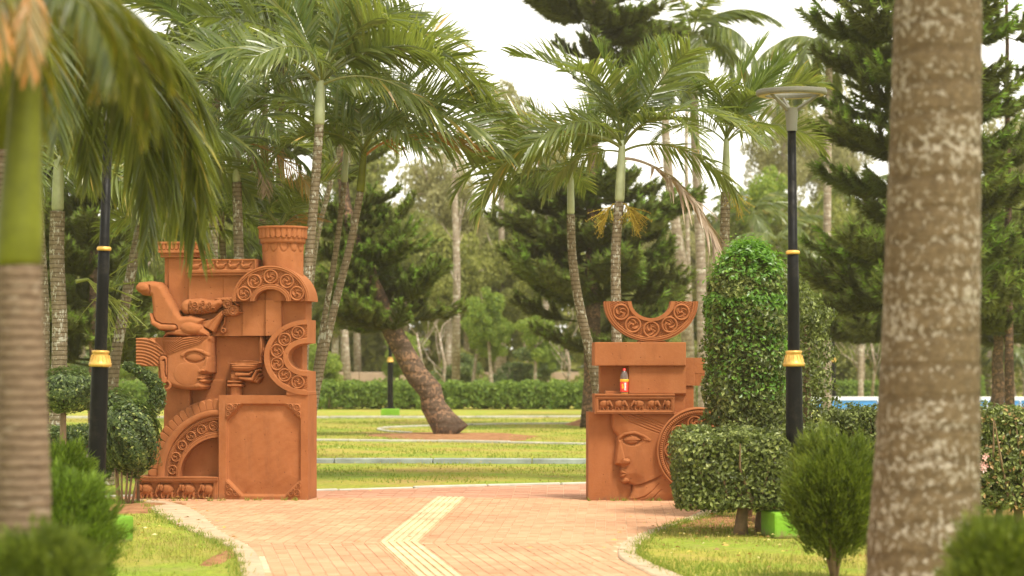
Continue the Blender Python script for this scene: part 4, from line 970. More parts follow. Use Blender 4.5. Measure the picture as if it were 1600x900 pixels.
# grass blades
def grass(name, polys, n, hmin, hmax, wd, mat, seed=3, avoid=None):
    rg = np.random.default_rng(seed); V = []; 
    xs, ys = [], []
    tot = 0
    for (poly, cnt) in polys:
        p = np.array(poly); lo, hi = p.min(0), p.max(0); c = rg.uniform(lo, hi, (cnt * 4, 2))
        ins = np.zeros(len(c), bool)
        for k in range(len(p)):
            ax, ay = p[k]; bx, by = p[(k + 1) % len(p)]
            if abs(by - ay) < 1e-9: continue
            cc = ((ay > c[:, 1]) != (by > c[:, 1])) & (c[:, 0] < (bx - ax) * (c[:, 1] - ay) / (by - ay) + ax); ins ^= cc
        c = c[ins][:cnt]; xs.append(c[:, 0]); ys.append(c[:, 1])
    x, y = np.concatenate(xs), np.concatenate(ys); n = len(x)
    dens = np.sin(x * 2.1 + 1) * np.sin(y * 1.3) + np.sin(x * 5.3 + y * 3.7) * 0.5 + rg.normal(0, 0.5, n)
    k = dens > -0.15; x, y, dens = x[k], y[k], dens[k]; n = len(x)
    h = rg.uniform(hmin, hmax, n) * (0.75 + 0.25 * np.clip(dens, 0, 1)); a = rg.uniform(0, 6.28, n); la = rg.uniform(0, 6.28, n); ln = rg.uniform(0.1, 0.8, n) * h
    dx, dy = np.cos(a) * wd / 2, np.sin(a) * wd / 2
    V = np.stack([np.stack([x - dx, y - dy, 0 * x], -1), np.stack([x + dx, y + dy, 0 * x], -1), np.stack([x + np.cos(la) * ln, y + np.sin(la) * ln, h], -1)], 1).reshape(-1, 3)
    Fc = np.arange(3 * n).reshape(-1, 3); r = np.clip(0.5 + 0.25 * np.sin(x * 1.3 + 0.7 * y) + rg.normal(0, 0.2, n), 0, 1)
    o = link(name, mesh_np(name, V, Fc, mat, False, r)); o['kind'] = 'stuff'; return o
M['grass'] = leaf_mat('grass_blades', [(0.0, (0.44, 0.33, 0.13)), (0.35, (0.34, 0.32, 0.07)), (0.65, (0.22, 0.29, 0.035)), (1.0, (0.10, 0.18, 0.02))], 0.6, 0.35, (0.4, 0.5, 0.06), 0.2)
lp = [(-6.5, 16.5)] + [(x - 0.01, y) for x, y in LO[::-1] if y > 16.5] + [(-6.5, 28.5)]
rp = [(x + 0.01, y) for x, y in RO if y > 16.0] + [(5.8, 15.5), (7.5, 30.0), (2.4, 30.0)]
near_grass = grass('grass', [(lp, 30000), (rp, 70000)], 0, 0.02, 0.06, 0.009, M['grass'])
far_grass = grass('grass', [([(-5, 31.5), (6, 31.6), (13, 70), (-14, 70)], 90000)], 0, 0.02, 0.055, 0.018, M['grass'], 5)
# ragged grass over the edging, weeds at the feet of things
rg = np.random.default_rng(31); ex = []
for line, sg in ((LO, -1), (RO, 1)):
    a = np.array(line); a = a[(a[:, 1] > 15.5) & (a[:, 1] < 30)]
    for k in range(5200):
        i = rg.integers(0, len(a) - 1); f = rg.uniform(); q = a[i] * (1 - f) + a[i + 1] * f
        clump = math.sin(q[1] * 9 + q[0] * 5) + math.sin(q[1] * 23 + 1)
        if clump < rg.uniform(-1.2, 1.2): continue
        ex.append((q[0] + sg * rg.normal(-0.0, 0.045), q[1] + rg.normal(0, 0.02)))
for (x0, x1, yy) in ((206, 345, 27.35), (345, 498, 27.42), (918, 1056, 27.38)):
    for k in range(420):
        px_ = rg.uniform(x0, x1); 
        if math.sin(px_ * 0.33) + math.sin(px_ * 0.11 + 2) < rg.uniform(-0.3, 1.6): continue
        ex.append((P(px_, 0, yy).x, yy + rg.normal(0, 0.02)))
ex = np.array(ex); n = len(ex); h = rg.uniform(0.02, 0.065, n); a = rg.uniform(0, 6.28, n); la = rg.uniform(0, 6.28, n); ln = rg.uniform(0.2, 0.9, n) * h; dx, dy = np.cos(a) * 0.005, np.sin(a) * 0.005; x, y = ex[:, 0], ex[:, 1]
Vg = np.stack([np.stack([x - dx, y - dy, 0.005 + 0 * x], -1), np.stack([x + dx, y + dy, 0.005 + 0 * x], -1), np.stack([x + np.cos(la) * ln, y + np.sin(la) * ln, h], -1)], 1).reshape(-1, 3)
o = link('grass_edge', mesh_np('grass_edge', Vg, np.arange(3 * n).reshape(-1, 3), M['grass'], False, rg.uniform(0.2, 1, n))); o['kind'] = 'stuff'
# fallen leaves
M['litter'] = leaf_mat('fallen_leaf', [(0.0, (0.22, 0.10, 0.04)), (0.5, (0.45, 0.27, 0.08)), (0.8, (0.62, 0.50, 0.10)), (1.0, (0.7, 0.62, 0.4))], 0.6, 0.2, (0.5, 0.4, 0.1))
rg = np.random.default_rng(9); mb = MB()
def litter(cx, cy, rx, ry, n):
    for _ in range(n):
        x, y = cx + rg.normal(0, rx), cy + rg.normal(0, ry); a = rg.uniform(0, 6.28); s = rg.uniform(0.015, 0.035); c, t = math.cos(a) * s, math.sin(a) * s; z = 0.045
        mb.add([(x - c, y - t, z), (x + t * .5, y - c * .5, z + rg.uniform(-.005, .015)), (x + c, y + t, z), (x - t * .5, y + c * .5, z + rg.uniform(-.005, .015))], [(0, 1, 2, 3)], r=rg.uniform())
t_ = G(1150, 830); litter(t_.x, t_.y, 0.5, 0.9, 150); t_ = G(1250, 880); litter(t_.x, t_.y, 0.8, 1.0, 50); t_ = G(230, 830); litter(t_.x, t_.y, 0.4, 1.5, 50); t_ = G(250, 786); litter(t_.x, t_.y, 0.35, 0.25, 60); t_ = G(700, 700); litter(t_.x, t_.y, 3.0, 6.0, 160); t_ = G(1100, 860); litter(t_.x, t_.y, 0.7, 1.6, 60)
mb2 = mb; o = mb.build('leaf_litter', M['litter']); o['kind'] = 'stuff'
mb = MB()
for (px_, py_) in ((377, 797), (660, 823), (640, 843), (700, 800), (757, 863), (985, 811), (560, 850), (900, 800), (835, 870), (610, 790)):
    t_ = G(px_, py_); a = rg.uniform(0, 6.28); s = 0.03; c, t = math.cos(a) * s, math.sin(a) * s; z = 0.03
    mb.add([(t_.x - c, t_.y - t, z), (t_.x + t * .5, t_.y - c * .5, z - .008), (t_.x + c, t_.y + t, z), (t_.x - t * .5, t_.y + c * .5, z - .008)], [(0, 1, 2, 3)], r=rg.uniform(0, 0.7))
o = mb.build('leaf_litter', M['litter']); o['kind'] = 'stuff'
# ================================================================ LAMPS
def make_lamp():
    root = empty('street_lamp')
    m = MB(); m.box(-0.26, 0.26, -0.26, 0.26, 0.0, 0.235); me = m.mesh('base_block', M['lime']); bevel_mesh(me, 0.025, 2); link('base_block', me, root)
    m = MB(); m.lathe([(0.001, 0.247), (0.15, 0.247), (0.15, 0.265), (0.10, 0.268), (0.085, 0.285), (0.075, 0.29)], 24); m.build('base_plate', M['black'], root)
    for a in range(4):
        m = MB(); m.lathe([(0.016, 0.265), (0.016, 0.285), (0.001, 0.287)], 6, (0.12 * math.cos(a * 1.571 + .4), 0.12 * math.sin(a * 1.571 + .4), 0)); m.build('bolt', M['black'], root)
    m = MB(); m.lathe([(0.082, 0.27), (0.079, 0.9), (0.074, 1.56)], 24); m.build('lower_pole', M['black'], root, True)
    m = MB(); m.lathe([(0.055, 1.58), (0.053, 2.2), (0.050, 2.57), (0.043, 2.58), (0.038, 3.700), (0.001, 3.700)], 24); m.build('upper_pole', M['black'], root, True)
    m = MB(); m.lathe([(0.080, 1.545), (0.098, 1.548), (0.100, 1.575), (0.090, 1.585), (0.086, 1.60), (0.070, 1.645), (0.068, 1.66), (0.076, 1.668), (0.076, 1.685), (0.054, 1.69)], 28); m.build('collar', M['gold'], root, True)
    m = MB()
    for k in range(14):
        a = k / 14 * 6.283; c, s = math.cos(a), math.sin(a); m.tube([(0.089 * c, 0.089 * s, 1.585), (0.074 * c, 0.074 * s, 1.648)], 0.006, 5)
    m.build('collar_flutes', M['gold'], root)
    m = MB(); m.lathe([(0.048, 2.562), (0.062, 2.566), (0.064, 2.58), (0.058, 2.594), (0.040, 2.60)], 24); m.build('ring', M['gold'], root, True)
    m = MB(); m.lathe([(0.047, 3.680), (0.049, 3.740), (0.058, 3.840), (0.064, 3.890), (0.001, 3.892)], 24); m.build('lamp_neck', M['lampgrey'], root)
    hub = m
    m = MB(); m.lathe([(0.235, 4.005), (0.315, 4.005), (0.322, 4.020), (0.322, 4.045), (0.312, 4.052), (0.235, 4.052), (0.23, 4.030), (0.235, 4.005)], 48); rg_ = m.build('lamp_ring', M['lampgrey'], root, False)
    m = MB(); m.lathe([(0.24, 4.000), (0.295, 4.000), (0.295, 4.003), (0.24, 4.003), (0.24, 4.000)], 48); m.build('lens', M['lamppale'], rg_)
    for k in range(3):
        a = R(92 + 120 * k); c, s = math.cos(a), math.sin(a)
        m = MB(); m.tube([(0.045 * c, 0.045 * s, 3.870), (0.26 * c, 0.26 * s, 4.005)], [0.020, 0.016], 6); m.build('arm', M['lampgrey'], root)
    return root
lamp = make_lamp()
lp_ = G(1243, 838.5); lamp.location = (lp_.x, lp_.y, 0); lamp.rotation_euler = (0, R(-0.55), R(8))
tag(lamp, 'black lamp post with open ring head on lime green block, beside the clipped arch', 'street lamp', 'black lamp posts with gold collars')
l2 = copy_tree(lamp); p_ = G(147, 848); l2.location = (p_.x, p_.y, 0); l2.rotation_euler = (0, R(2.1), R(-14))
tag(l2, 'black lamp post at left whose head is lost in hanging palm fronds', 'street lamp')
l3 = copy_tree(lamp); p_ = G(609, 652); l3.location = (p_.x, p_.y + 0.3, 0); l3.rotation_euler = (0, 0, R(2))
tag(l3, 'distant black lamp post on lime block before the far hedge, left of the leaning tree', 'street lamp')
l4 = copy_tree(lamp); l4.location = (P(1303, 0, 86).x, 86, 0)
tag(l4, 'distant thin lamp post behind the blue pool', 'street lamp')

# ================================================================ PALM PARTS
def frond_mesh(name, L, n, ll, e0, e1, hang, vee, wd=0.035, curl=0.5, seed=0, mat=None, gap=0.18, power=1.0, side_bend=0.0, fwd=(55, 25), stagger=0.12, tint=0.0):
    """frond from the origin along +X; elevation runs from e0 to e1 degrees"""
    rg = np.random.default_rng(seed)
    S_ = 26; t = np.linspace(0, 1, S_); el = R(1) * (e0 + (e1 - e0) * t ** power); az = R(side_bend) * t * t
    dirs = np.stack([np.cos(el) * np.cos(az), np.cos(el) * np.sin(az), np.sin(el)], -1)
    pts = np.vstack([[0, 0, 0], np.cumsum((dirs[1:] + dirs[:-1]) / 2 * L / (S_ - 1), axis=0)])
    mb = MB(); mb.tube(pts, np.linspace(0.016, 0.003, S_) * (L / 2.2) ** 0.5, 5, r=0.8)
    nb = mb.n
    V, Fq, rr = [], [], []
    for side in (-1, 1):
        for k in range(n):
            u = gap + (1 - gap) * (k + 0.5) / n + rg.normal(0, 0.002)
            u = min(u, 0.999); i = u * (S_ - 1); a = int(i); f = i - a; p0 = pts[a] * (1 - f) + pts[min(a + 1, S_ - 1)] * f
            d = dirs[a] * (1 - f) + dirs[min(a + 1, S_ - 1)] * f; d = d / np.linalg.norm(d)
            sd_ = np.cross(d, [0, 0, 1.0]); sd_ /= np.linalg.norm(sd_) + 1e-9; up = np.cross(sd_, d)
            v = (u - gap) / (1 - gap)
            ln = ll * (0.35 + 0.65 * math.sin(math.pi * min(1, v * 0.80 + 0.16)) ** 0.8) * rg.uniform(0.85, 1.1)
            ang = R(fwd[0] + (fwd[1] - fwd[0]) * v) ; vv = R(vee + rg.normal(0, 6))
            dr = d * math.cos(ang) + (side * sd_ * math.cos(vv) + up * math.sin(vv)) * math.sin(ang)
            dr += np.array([0, 0, -1.0]) * hang * rg.uniform(0.7, 1.2); dr /= np.linalg.norm(dr)
            q = p0.copy(); m = 4; seg = ln / m; chain = [q]
            dd = dr.copy(); cf = rg.uniform(0.4, 2.2)
            for s_ in range(m):
                q = q + dd * seg; chain.append(q); dd = dd + np.array([0, 0, -1.0]) * curl * (0.16 + 0.30 * s_) * cf + rg.normal(0, 0.05, 3); dd /= np.linalg.norm(dd)
            wv = np.cross(dr, up * 0.8 + sd_ * side * 0.3); wv /= np.linalg.norm(wv) + 1e-9
            tw = rg.normal(0, 0.5); nn = np.cross(dr, wv); wv = wv * math.cos(tw) + nn * math.sin(tw)
            ws = [0.45, 1.0, 0.9, 0.55, 0.06]; b = len(V)
            for c, w_ in zip(chain, ws): V += [c - wv * wd * w_ / 2, c + wv * wd * w_ / 2]
            base = np.clip(rg.normal(0.42, 0.2) + tint, 0, 1)
            for s_ in range(m):
                Fq.append((b + 2 * s_, b + 2 * s_ + 1, b + 2 * s_ + 3, b + 2 * s_ + 2)); rr.append(min(1, base + 0.16 * (s_ / 3) ** 2))
    mb.add(np.array(V), Fq, r=np.array(rr)); return mb.mesh(name, mat or M['frond'], False)

FR = {}
FR['up'] = [frond_mesh('frond', 1.0, 34, 0.36, 80, 48, 0.0, 28, 0.022, 0.10, s, M['frond_young'], fwd=(42, 24)) for s in (1, 2)]
FR['mid'] = [frond_mesh('frond', 1.0, 44, 0.34, 70, 0 - 14 * s, 0.03, 30, 0.018, 0.22, 10 + s, fwd=(68, 38)) for s in (0, 1, 2)]
FR['arch'] = [frond_mesh('frond', 1.0, 46, 0.34, 55, -55 - 10 * s, 0.14, 20, 0.018, 0.32, 20 + s, power=0.9, fwd=(70, 40)) for s in (0, 1, 2)]
FR['low'] = [frond_mesh('frond', 1.0, 44, 0.32, 25, -74, 0.35, 8, 0.018, 0.4, 30 + s, power=0.75, fwd=(70, 40)) for s in (0, 1)]
FR['turn'] = [frond_mesh('frond', 1.0, 34, 0.27, 10, -82, 0.4, 0, 0.015, 0.4, 40, M['frond_old'], power=0.7, fwd=(68, 40))]
FR['dead'] = [frond_mesh('frond', 1.0, 44, 0.44, 8, -76, 0.05, 0, 0.022, 0.3, 50, M['frond_dead'], power=0.6, fwd=(72, 45))]
def inflorescence_mesh(seed=0, mat=None, drop=0.35):
    rg = np.random.default_rng(seed); mb = MB()
    main = np.array([(0, 0, 0), (0.10, 0, 0.02), (0.20, 0, -0.05), (0.26, 0, -0.16)]); mb.tube(main, [0.02, 0.014, 0.012, 0.01], 6, r=0.3)
    for k in range(26):
        u = rg.uniform(0.35, 1) * 3; a = min(int(u), 2); p0 = main[a] * (1 - (u - a)) + main[a + 1] * (u - a)
        d = rg.normal(0, 1, 3) * [0.6, 0.7, 0.6] + [0.9, 0, -0.45]; d /= np.linalg.norm(d); ch = [p0]; 
        for s_ in range(4): ch.append(ch[-1] + d * drop / 4 * rg.uniform(0.6, 1.2)); d = d + np.array([0, 0, -0.10]); d /= np.linalg.norm(d)
        mb.tube(ch, [0.006, 0.005, 0.005, 0.004, 0.002], 4, cap=False, r=rg.uniform())
        for c in ch[1:]:
            for _ in range(2):
                e = rg.normal(0, 1, 3); e /= np.linalg.norm(e); mb.tube([c, c + e * 0.03], [0.005, 0.003], 3, cap=False, r=rg.uniform())
    return mb.mesh('flower_spray', mat or M['flower'])
INF = [inflorescence_mesh(1), inflorescence_mesh(2, M['flower_green'], 0.5)]
def ringed_trunk(path, r0, r1, ring, mat, name='trunk', parent=None, seed=0, n=14, flare=1.35, amp=0.07):
    """tapered palm trunk with raised leaf-scar rings"""
    path = np.array(path, float); d = np.concatenate([[0], np.cumsum(np.linalg.norm(np.diff(path, axis=0), axis=1))]); L = d[-1]
    k = max(8, int(L / ring * 4)); u = np.linspace(0, L, k + 1); rg = np.random.default_rng(seed)
    # smooth path by cubic-like resampling
    px_ = np.stack([np.interp(u, d, path[:, c]) for c in range(3)], -1)
    w_ = max(3, k // 8) | 1; ker = np.ones(w_) / w_
    for _ in range(2):
        h_ = w_ // 2; pad = np.vstack([2 * px_[:1] - px_[1:h_ + 1][::-1], px_, 2 * px_[-1:] - px_[-h_ - 1:-1][::-1]])
        px_ = np.stack([np.convolve(pad[:, c], ker, 'valid') for c in range(3)], -1)
    t = u / L; r = r0 + (r1 - r0) * t + r0 * (flare - 1) * np.exp(-u / (0.9 * r0 * 3.0))
    ph = (u / ring) % 1; r = r * (1 + amp * (np.abs(ph - 0.5) * 2) ** 3) * (1 + rg.normal(0, 0.008, len(u)))
    mb = MB(); mb.tube(px_, r, n); return link(name, mb.mesh(name, mat, True), parent)

def palm(name, label, base, top, mids=(), r0=0.075, r1=0.055, shaft=0.7, L=2.3, seed=0, fr=None, fronds=None, group=None, bark='palm_bark', infl=0, shaft_mat='shaft_pale', n=13, Ls=1.0, shaft_r=0.06, ring=0.09):
    """base, mids, top: world points of the trunk; the crownshaft continues above the trunk"""
    base = Vector(base); root = empty(name, base); tag(root, label, 'palm tree', group); rg = random.Random(seed)
    pts = [Vector(p) - base for p in [base, *mids, top]]
    ringed_trunk([tuple(p) for p in pts], r0, r1, ring, M[bark], 'trunk', root, seed)
    d = (pts[-1] - pts[-2]).normalized(); d = (d * 0.5 + Vector((0, 0, 0.5))).normalized(); tp = pts[-1]; up = tp + d * shaft
    m = MB(); q = np.array([tp + d * shaft * u for u in (0, 0.05, 0.25, 0.6, 0.9, 1.0)]); m.tube(q, np.array([0.85, 1.02, 1.02, 0.9, 0.7, 0.5]) * shaft_r, 12); m.build('crownshaft', M[shaft_mat], root, True)
    if fronds is None:
        fronds = []; a0 = rg.uniform(0, 360)
        n = int(n * 1.25); kinds = ['up', 'up'] + ['mid'] * max(2, int(n * 0.36)) + ['arch'] * max(2, int(n * 0.36)) + ['low'] * (n // 5)
        for k, kd in enumerate(kinds): fronds.append((kd, a0 + k * 137.5 + rg.uniform(-15, 15), rg.uniform(0.85, 1.1), rg.uniform(-8, 8)))
    for kd, az, sc_, tilt in fronds:
        off = {'up': 1.0, 'mid': 0.94, 'arch': 0.88, 'low': 0.80, 'turn': 0.74, 'dead': 0.70}[kd]
        me = rg.choice(FR[kd]); s = L * sc_ * (0.8 if kd == 'up' else 1)
        link('frond', me, root, tp + d * shaft * off, (R(rg.uniform(-42, 42)), R(-tilt), R(az)), (s, s * Ls, s))
    for k in range(infl):
        a = rg.uniform(0, 360); link('flower_spray', INF[(k + seed) % 2 if infl > 1 else 0], root, tp + Vector((0, 0, 0.02)), (0, R(20), R(a)), (0.8,) * 3)
    return root
PG = 'slender palms standing behind the sculptures'
# right trio (az 0 = to the right, 90 = away, 180 = left, 270 = towards the camera)
dA = 31.5
palm('palm_tree', 'tall palm behind the crescent of the small sculpture, yellow flower sprays, one dead frond', (P(968, 0, dA).x, dA, 0), P(968, 315, dA), [P(962, 440, dA), P(962, 380, dA)], 0.075, 0.062, 0.80, 2.0, 3,
     fronds=[('up', 60, 0.95, -4), ('up', 200, 0.8, 6), ('up', 330, 0.85, -3), ('mid', 168, 1.0, 5), ('mid', 35, 0.95, 0), ('mid', 290, 0.9, 10), ('mid', 100, .9, 0), ('mid', 235, .85, 12), ('arch', 178, 1.25, -12), ('arch', 352, 1.0, 6), ('arch', 320, .8, 10), ('arch', 140, 0.9, 0), ('arch', 215, 0.85, 0), ('low', 8, 0.9, 10), ('low', 160, 0.65, 0), ('dead', -12, 1.0, -2)], group=PG, infl=0, shaft_r=0.062)
pa = [o for o in bpy.data.objects if o.get('label', '').startswith('tall palm behind the crescent')][0]
for az, m_ in ((175, 0), (5, 0), (330, 0)):
    link('flower_spray', INF[m_], pa, P(968, 318, dA) - Vector((P(968, 0, dA).x, dA, 0)), (0, R(18), R(az)), (0.85,) * 3)
dB = 33
palm('palm_tree', 'palm with lichen-spotted trunk bowed to the left, its foot behind the small sculpture', (P(950, 0, dB).x, dB, 0), P(892, 335, dB), [P(932, 590, dB), P(905, 480, dB), P(893, 400, dB)], 0.085, 0.055, 0.62, 1.55, 5,
     fronds=[('up', 90, 1.0, 0), ('up', 200, .9, 5), ('up', 20, .9, 0), ('mid', 185, 1.0, 0), ('mid', 10, .9, 10), ('arch', 170, 1.25, 0), ('arch', 200, 1.0, 0), ('mid', 280, .8, 0), ('arch', 80, .8, 0), ('low', 190, 1.0, 10)], group=PG, shaft_r=0.05)
dC = 33
palm('palm_tree', 'palm rising behind the leafy clipped arch, fronds stiffly upright, one dark frond beside the lamp', (P(1122, 0, dC).x, dC, 0), P(1134, 300, dC), [P(1124, 480, dC), P(1132, 380, dC)], 0.085, 0.065, 0.75, 1.5, 8,
     fronds=[('up', 20, 1.25, 0), ('up', 160, 1.1, 0), ('up', 270, 1.1, 0), ('up', 350, 1.2, -14), ('mid', 340, 1.1, 12), ('mid', 190, .95, 0), ('mid', 250, .9, 5), ('mid', 100, .8, 0), ('arch', 5, 1.05, 5), ('arch', 200, .8, 5), ('arch', 300, .8, 10), ('mid', 290, .8, 0)], group=PG, infl=1, shaft_r=0.055)
# left cluster
dD = 31
palm('palm_tree', 'tallest palm of the left clump, green shaft above the round pillar and wide arching crown', (P(462, 0, dD).x, dD, 0), P(499, 195, dD), [P(480, 435, dD), P(492, 300, dD)], 0.068, 0.058, 0.62, 2.1, 12,
     fronds=[('up', 100, 1.1, 0), ('up', 250, 1.0, 0), ('mid', 170, 1.15, 0), ('mid', 15, 1.2, 8), ('mid', 60, 1.0, 0), ('mid', 300, .9, 0), ('mid', 215, 1.0, 10), ('mid', 125, 1.0, 14), ('arch', 0, 1.2, 5), ('arch', 185, 1.2, 0), ('arch', 330, 1.05, 5), ('arch', 20, 1.3, 10), ('low', 350, 0.9, 10), ('arch', 240, .8, 8)], group=PG, shaft_r=0.068)
dE = 32
palm('palm_tree', 'thin palm leaning right beside the open ring, yellow-green shaft, frond ends turning orange', (P(474, 0, dE).x, dE, 0), P(563, 300, dE), [P(494, 607, dE), P(520, 490, dE), P(550, 373, dE)], 0.058, 0.048, 0.60, 1.9, 15,
     fronds=[('up', 60, 1.0, 0), ('mid', 10, 1.15, 8), ('mid', 170, .9, 0), ('arch', 5, 1.3, 22), ('arch', 340, 1.25, 10), ('arch', 15, 1.15, -5), ('arch', 200, .8, 0), ('mid', 90, .8, 0), ('turn', 12, .95, 45), ('arch', 310, .8, 0), ('up', 0, 1.1, -10)], group=PG, shaft_mat='shaft', shaft_r=0.055)
palm('palm_tree', 'thin palm stem close beside the yellow-green one, its crown tangled with its neighbour', (P(472, 0, 33).x, 33, 0), P(538, 285, 33), [P(492, 590, 33), P(508, 490, 33), P(526, 387, 33)], 0.044, 0.038, 0.55, 1.6, 18,
     fronds=[('mid', 20, 1.0, 0), ('mid', 150, .9, 0), ('arch', 5, 1.0, 0), ('arch', 185, .9, 0), ('mid', 270, .8, 0), ('up', 40, 1, 0)], group=PG, shaft_r=0.045)
palm('palm_tree', 'palm directly behind the goose frieze, pale shaft, frond tips drooping to the pillar', (P(376, 0, 32).x, 32, 0), P(370, 285, 32), [P(374, 430, 32)], 0.08, 0.062, 0.70, 1.9, 21,
     fronds=[('up', 120, 1, 0), ('mid', 180, 1.0, 5), ('mid', 0, .95, 0), ('arch', 170, 1.1, 0), ('arch', 10, 1.0, 5), ('arch', 230, .95, 0), ('low', 195, .9, 10), ('mid', 90, .9, 0), ('arch', 300, .8, 0), ('turn', 330, .75, 0), ('dead', 340, .45, -10), ('low', 20, .8, 0)], group=PG, shaft_r=0.055)
palm('palm_tree', 'dark narrow palm stem between the two pillars', (P(352, 0, 34).x, 34, 0), P(345, 330, 34), [P(350, 430, 34)], 0.05, 0.045, 0.5, 1.7, 23, group=PG, n=8, shaft_r=0.045)
palm('palm_tree', 'upper palm of the left clump whose stiff bright fronds reach the top of the picture', (P(330, 0, 36).x, 36, 0), P(338, 150, 36), [P(333, 400, 36)], 0.08, 0.06, 0.6, 2.3, 25, group=PG, n=14, shaft_r=0.06)
palm('palm_tree', 'palm at the back of the left clump with its crown above the rounded arch', (P(432, 0, 37).x, 37, 0), P(440, 95, 37), [P(436, 400, 37)], 0.08, 0.06, 0.6, 2.4, 27, group=PG, n=14, shaft_r=0.06)
palm('palm_tree', 'palm high behind the yellow-green shaft whose fronds feather out against the white sky', (P(470, 0, 38).x, 38, 0), P(548, 165, 38), [P(480, 520, 38), P(492, 380, 38)], 0.045, 0.04, 0.6, 2.0, 29, group=PG, n=13, shaft_r=0.06)
palm('palm_tree', 'leaning pale palm trunk crossing behind the left lamp post', (P(166, 0, 31).x, 31, 0), P(232, 290, 31), [P(178, 570, 31), P(200, 450, 31)], 0.08, 0.06, 0.6, 1.8, 31, group=PG, n=11, shaft_r=0.055)
pl = palm('palm_tree', 'ringed palm left of the lamp post with hanging green flower spray', (P(88, 0, 30).x, 30, 0), P(90, 330, 30), [P(94, 500, 30), P(88, 400, 30)], 0.10, 0.09, 0.7, 2.0, 33, group=PG, n=12, shaft_r=0.075)
link('flower_spray', INF[1], pl, P(118, 440, 30) - Vector((P(88, 0, 30).x, 30, 0)), (0, 0, 0.4), (1.5,) * 3)
palm('palm_tree', 'second ringed palm half hidden by the blurred trunk at the left edge', (P(66, 0, 33).x, 33, 0), P(58, 330, 33), [P(68, 480, 33)], 0.09, 0.08, 0.6, 1.9, 35, group=PG, n=10, shaft_r=0.07)
palm('palm_tree', 'bushy young palm filling the gap above the goose frieze', (P(300, 0, 34).x, 34, 0), P(296, 400, 34), [], 0.05, 0.045, 0.4, 1.7, 37, group=PG, n=13, shaft_r=0.045)
palm('palm_tree', 'low palm with orange-brown fronds just behind the round pillar', (P(440, 0, 33).x, 33, 0), P(438, 400, 33), [], 0.05, 0.045, 0.4, 1.5, 39, group=PG,
     fronds=[('mid', 20, 1, 0), ('mid', 160, 1, 0), ('turn', 0, .5, 60), ('turn', 25, .5, 70), ('turn', 40, .45, 60), ('mid', 280, .8, 0), ('arch', 190, .9, 10), ('arch', 80, .9, 0)], shaft_r=0.04)

# ---- near left palm (out of focus)
dN = 9.5
NF = [frond_mesh('frond', 1.9, 64, 0.60, 40, -78, 0.8, 0, 0.026, 0.30, 60 + s, M['frond_near'], power=0.62, fwd=(60, 30), gap=0.12, tint=0.0) for s in (0, 1)]
NF.append(frond_mesh('frond', 1.5, 46, 0.55, 20, -86, 0.9, 0, 0.040, 0.30, 66, M['frond_old'], power=0.55, gap=0.1))
nb_ = Vector((P(40, 0, dN).x, dN, 0)); nr_ = empty('palm_tree', nb_); tag(nr_, 'out-of-focus palm at the left edge, smooth green shaft over a pinkish ringed trunk', 'palm tree')
tpn = P(31, 415, dN) - nb_
ringed_trunk([(0, 0, 0), tuple(P(38, 700, dN) - nb_), tuple(tpn)], 0.122, 0.083, 0.075, M['near_bark'], 'trunk', nr_, 5, 28, 1.15, 0.02)
m = MB(); q = np.array([P(31, 418, dN) - nb_, P(31, 405, dN) - nb_, P(32, 350, dN) - nb_, P(36, 250, dN) - nb_, P(41, 150, dN) - nb_, P(46, 60, dN) - nb_, P(50, -20, dN) - nb_]); m.tube(q, [0.080, 0.089, 0.088, 0.072, 0.060, 0.052, 0.045], 24); m.build('crownshaft', M['shaft'], nr_, True)
cn = P(48, -10, dN) - nb_
for me, az, tl, s in ((0, 56, 0, 0.50), (1, 20, 0, 0.30), (0, 100, 0, .5), (1, 150, 0, .7), (0, 330, -10, .34), (1, 240, 0, .5), (2, 190, 0, .52), (2, 250, 0, .50), (1, 38, 10, 0.42), (0, -20, -20, 0.30), (2, 280, 5, 0.36)):
    link('frond', NF[me], nr_, cn, (0, R(-tl), R(az)), (s,) * 3)
# second, further palm whose grey-green frond hangs over the sculpture's left pillar
dM = 17.0
mb_ = Vector((P(14, 0, dM).x, dM, 0)); mr_ = empty('palm_tree', mb_); tag(mr_, 'palm hidden behind the near trunk whose long green fronds hang over the carved figure', 'palm tree')
tpm = P(8, 235, dM) - mb_
ringed_trunk([(0, 0, 0), tuple(P(12, 560, dM) - mb_), tuple(tpm)], 0.12, 0.09, 0.09, M['near_bark'], 'trunk', mr_, 6, 20, 1.15, 0.02)
m = MB(); q = np.array([tpm, tpm + Vector((0.02, 0, 0.6)), tpm + Vector((0.05, 0, 1.15))]); m.tube(q, [0.085, 0.07, 0.04], 16); m.build('crownshaft', M['shaft'], mr_, True)
cm = tpm + Vector((0.04, 0, 1.05))
MF = [frond_mesh('frond', 2.0, 84, 0.62, 36, -86, 0.55, 0, 0.024, 0.2, 80 + s, M['frond_grey'], power=0.5, fwd=(62, 26), gap=0.10, tint=-0.12 + 0.16 * s) for s in (0, 1)]
for me, az, tl, s in ((0, 50, 4, 1.34), (1, 40, 6, 1.20), (0, 32, 0, 1.02), (1, 60, 10, 1.32), (0, 22, 16, 0.95), (1, 46, -6, 1.12), (0, 58, 24, 1.1), (1, 70, 0, .9), (0, 160, 0, .9), (1, 230, 0, .9), (0, 300, 0, .8), (1, 120, 0, 1.0)):
    link('frond', MF[me], mr_, cm, (0, R(-tl), R(az)), (s,) * 3)

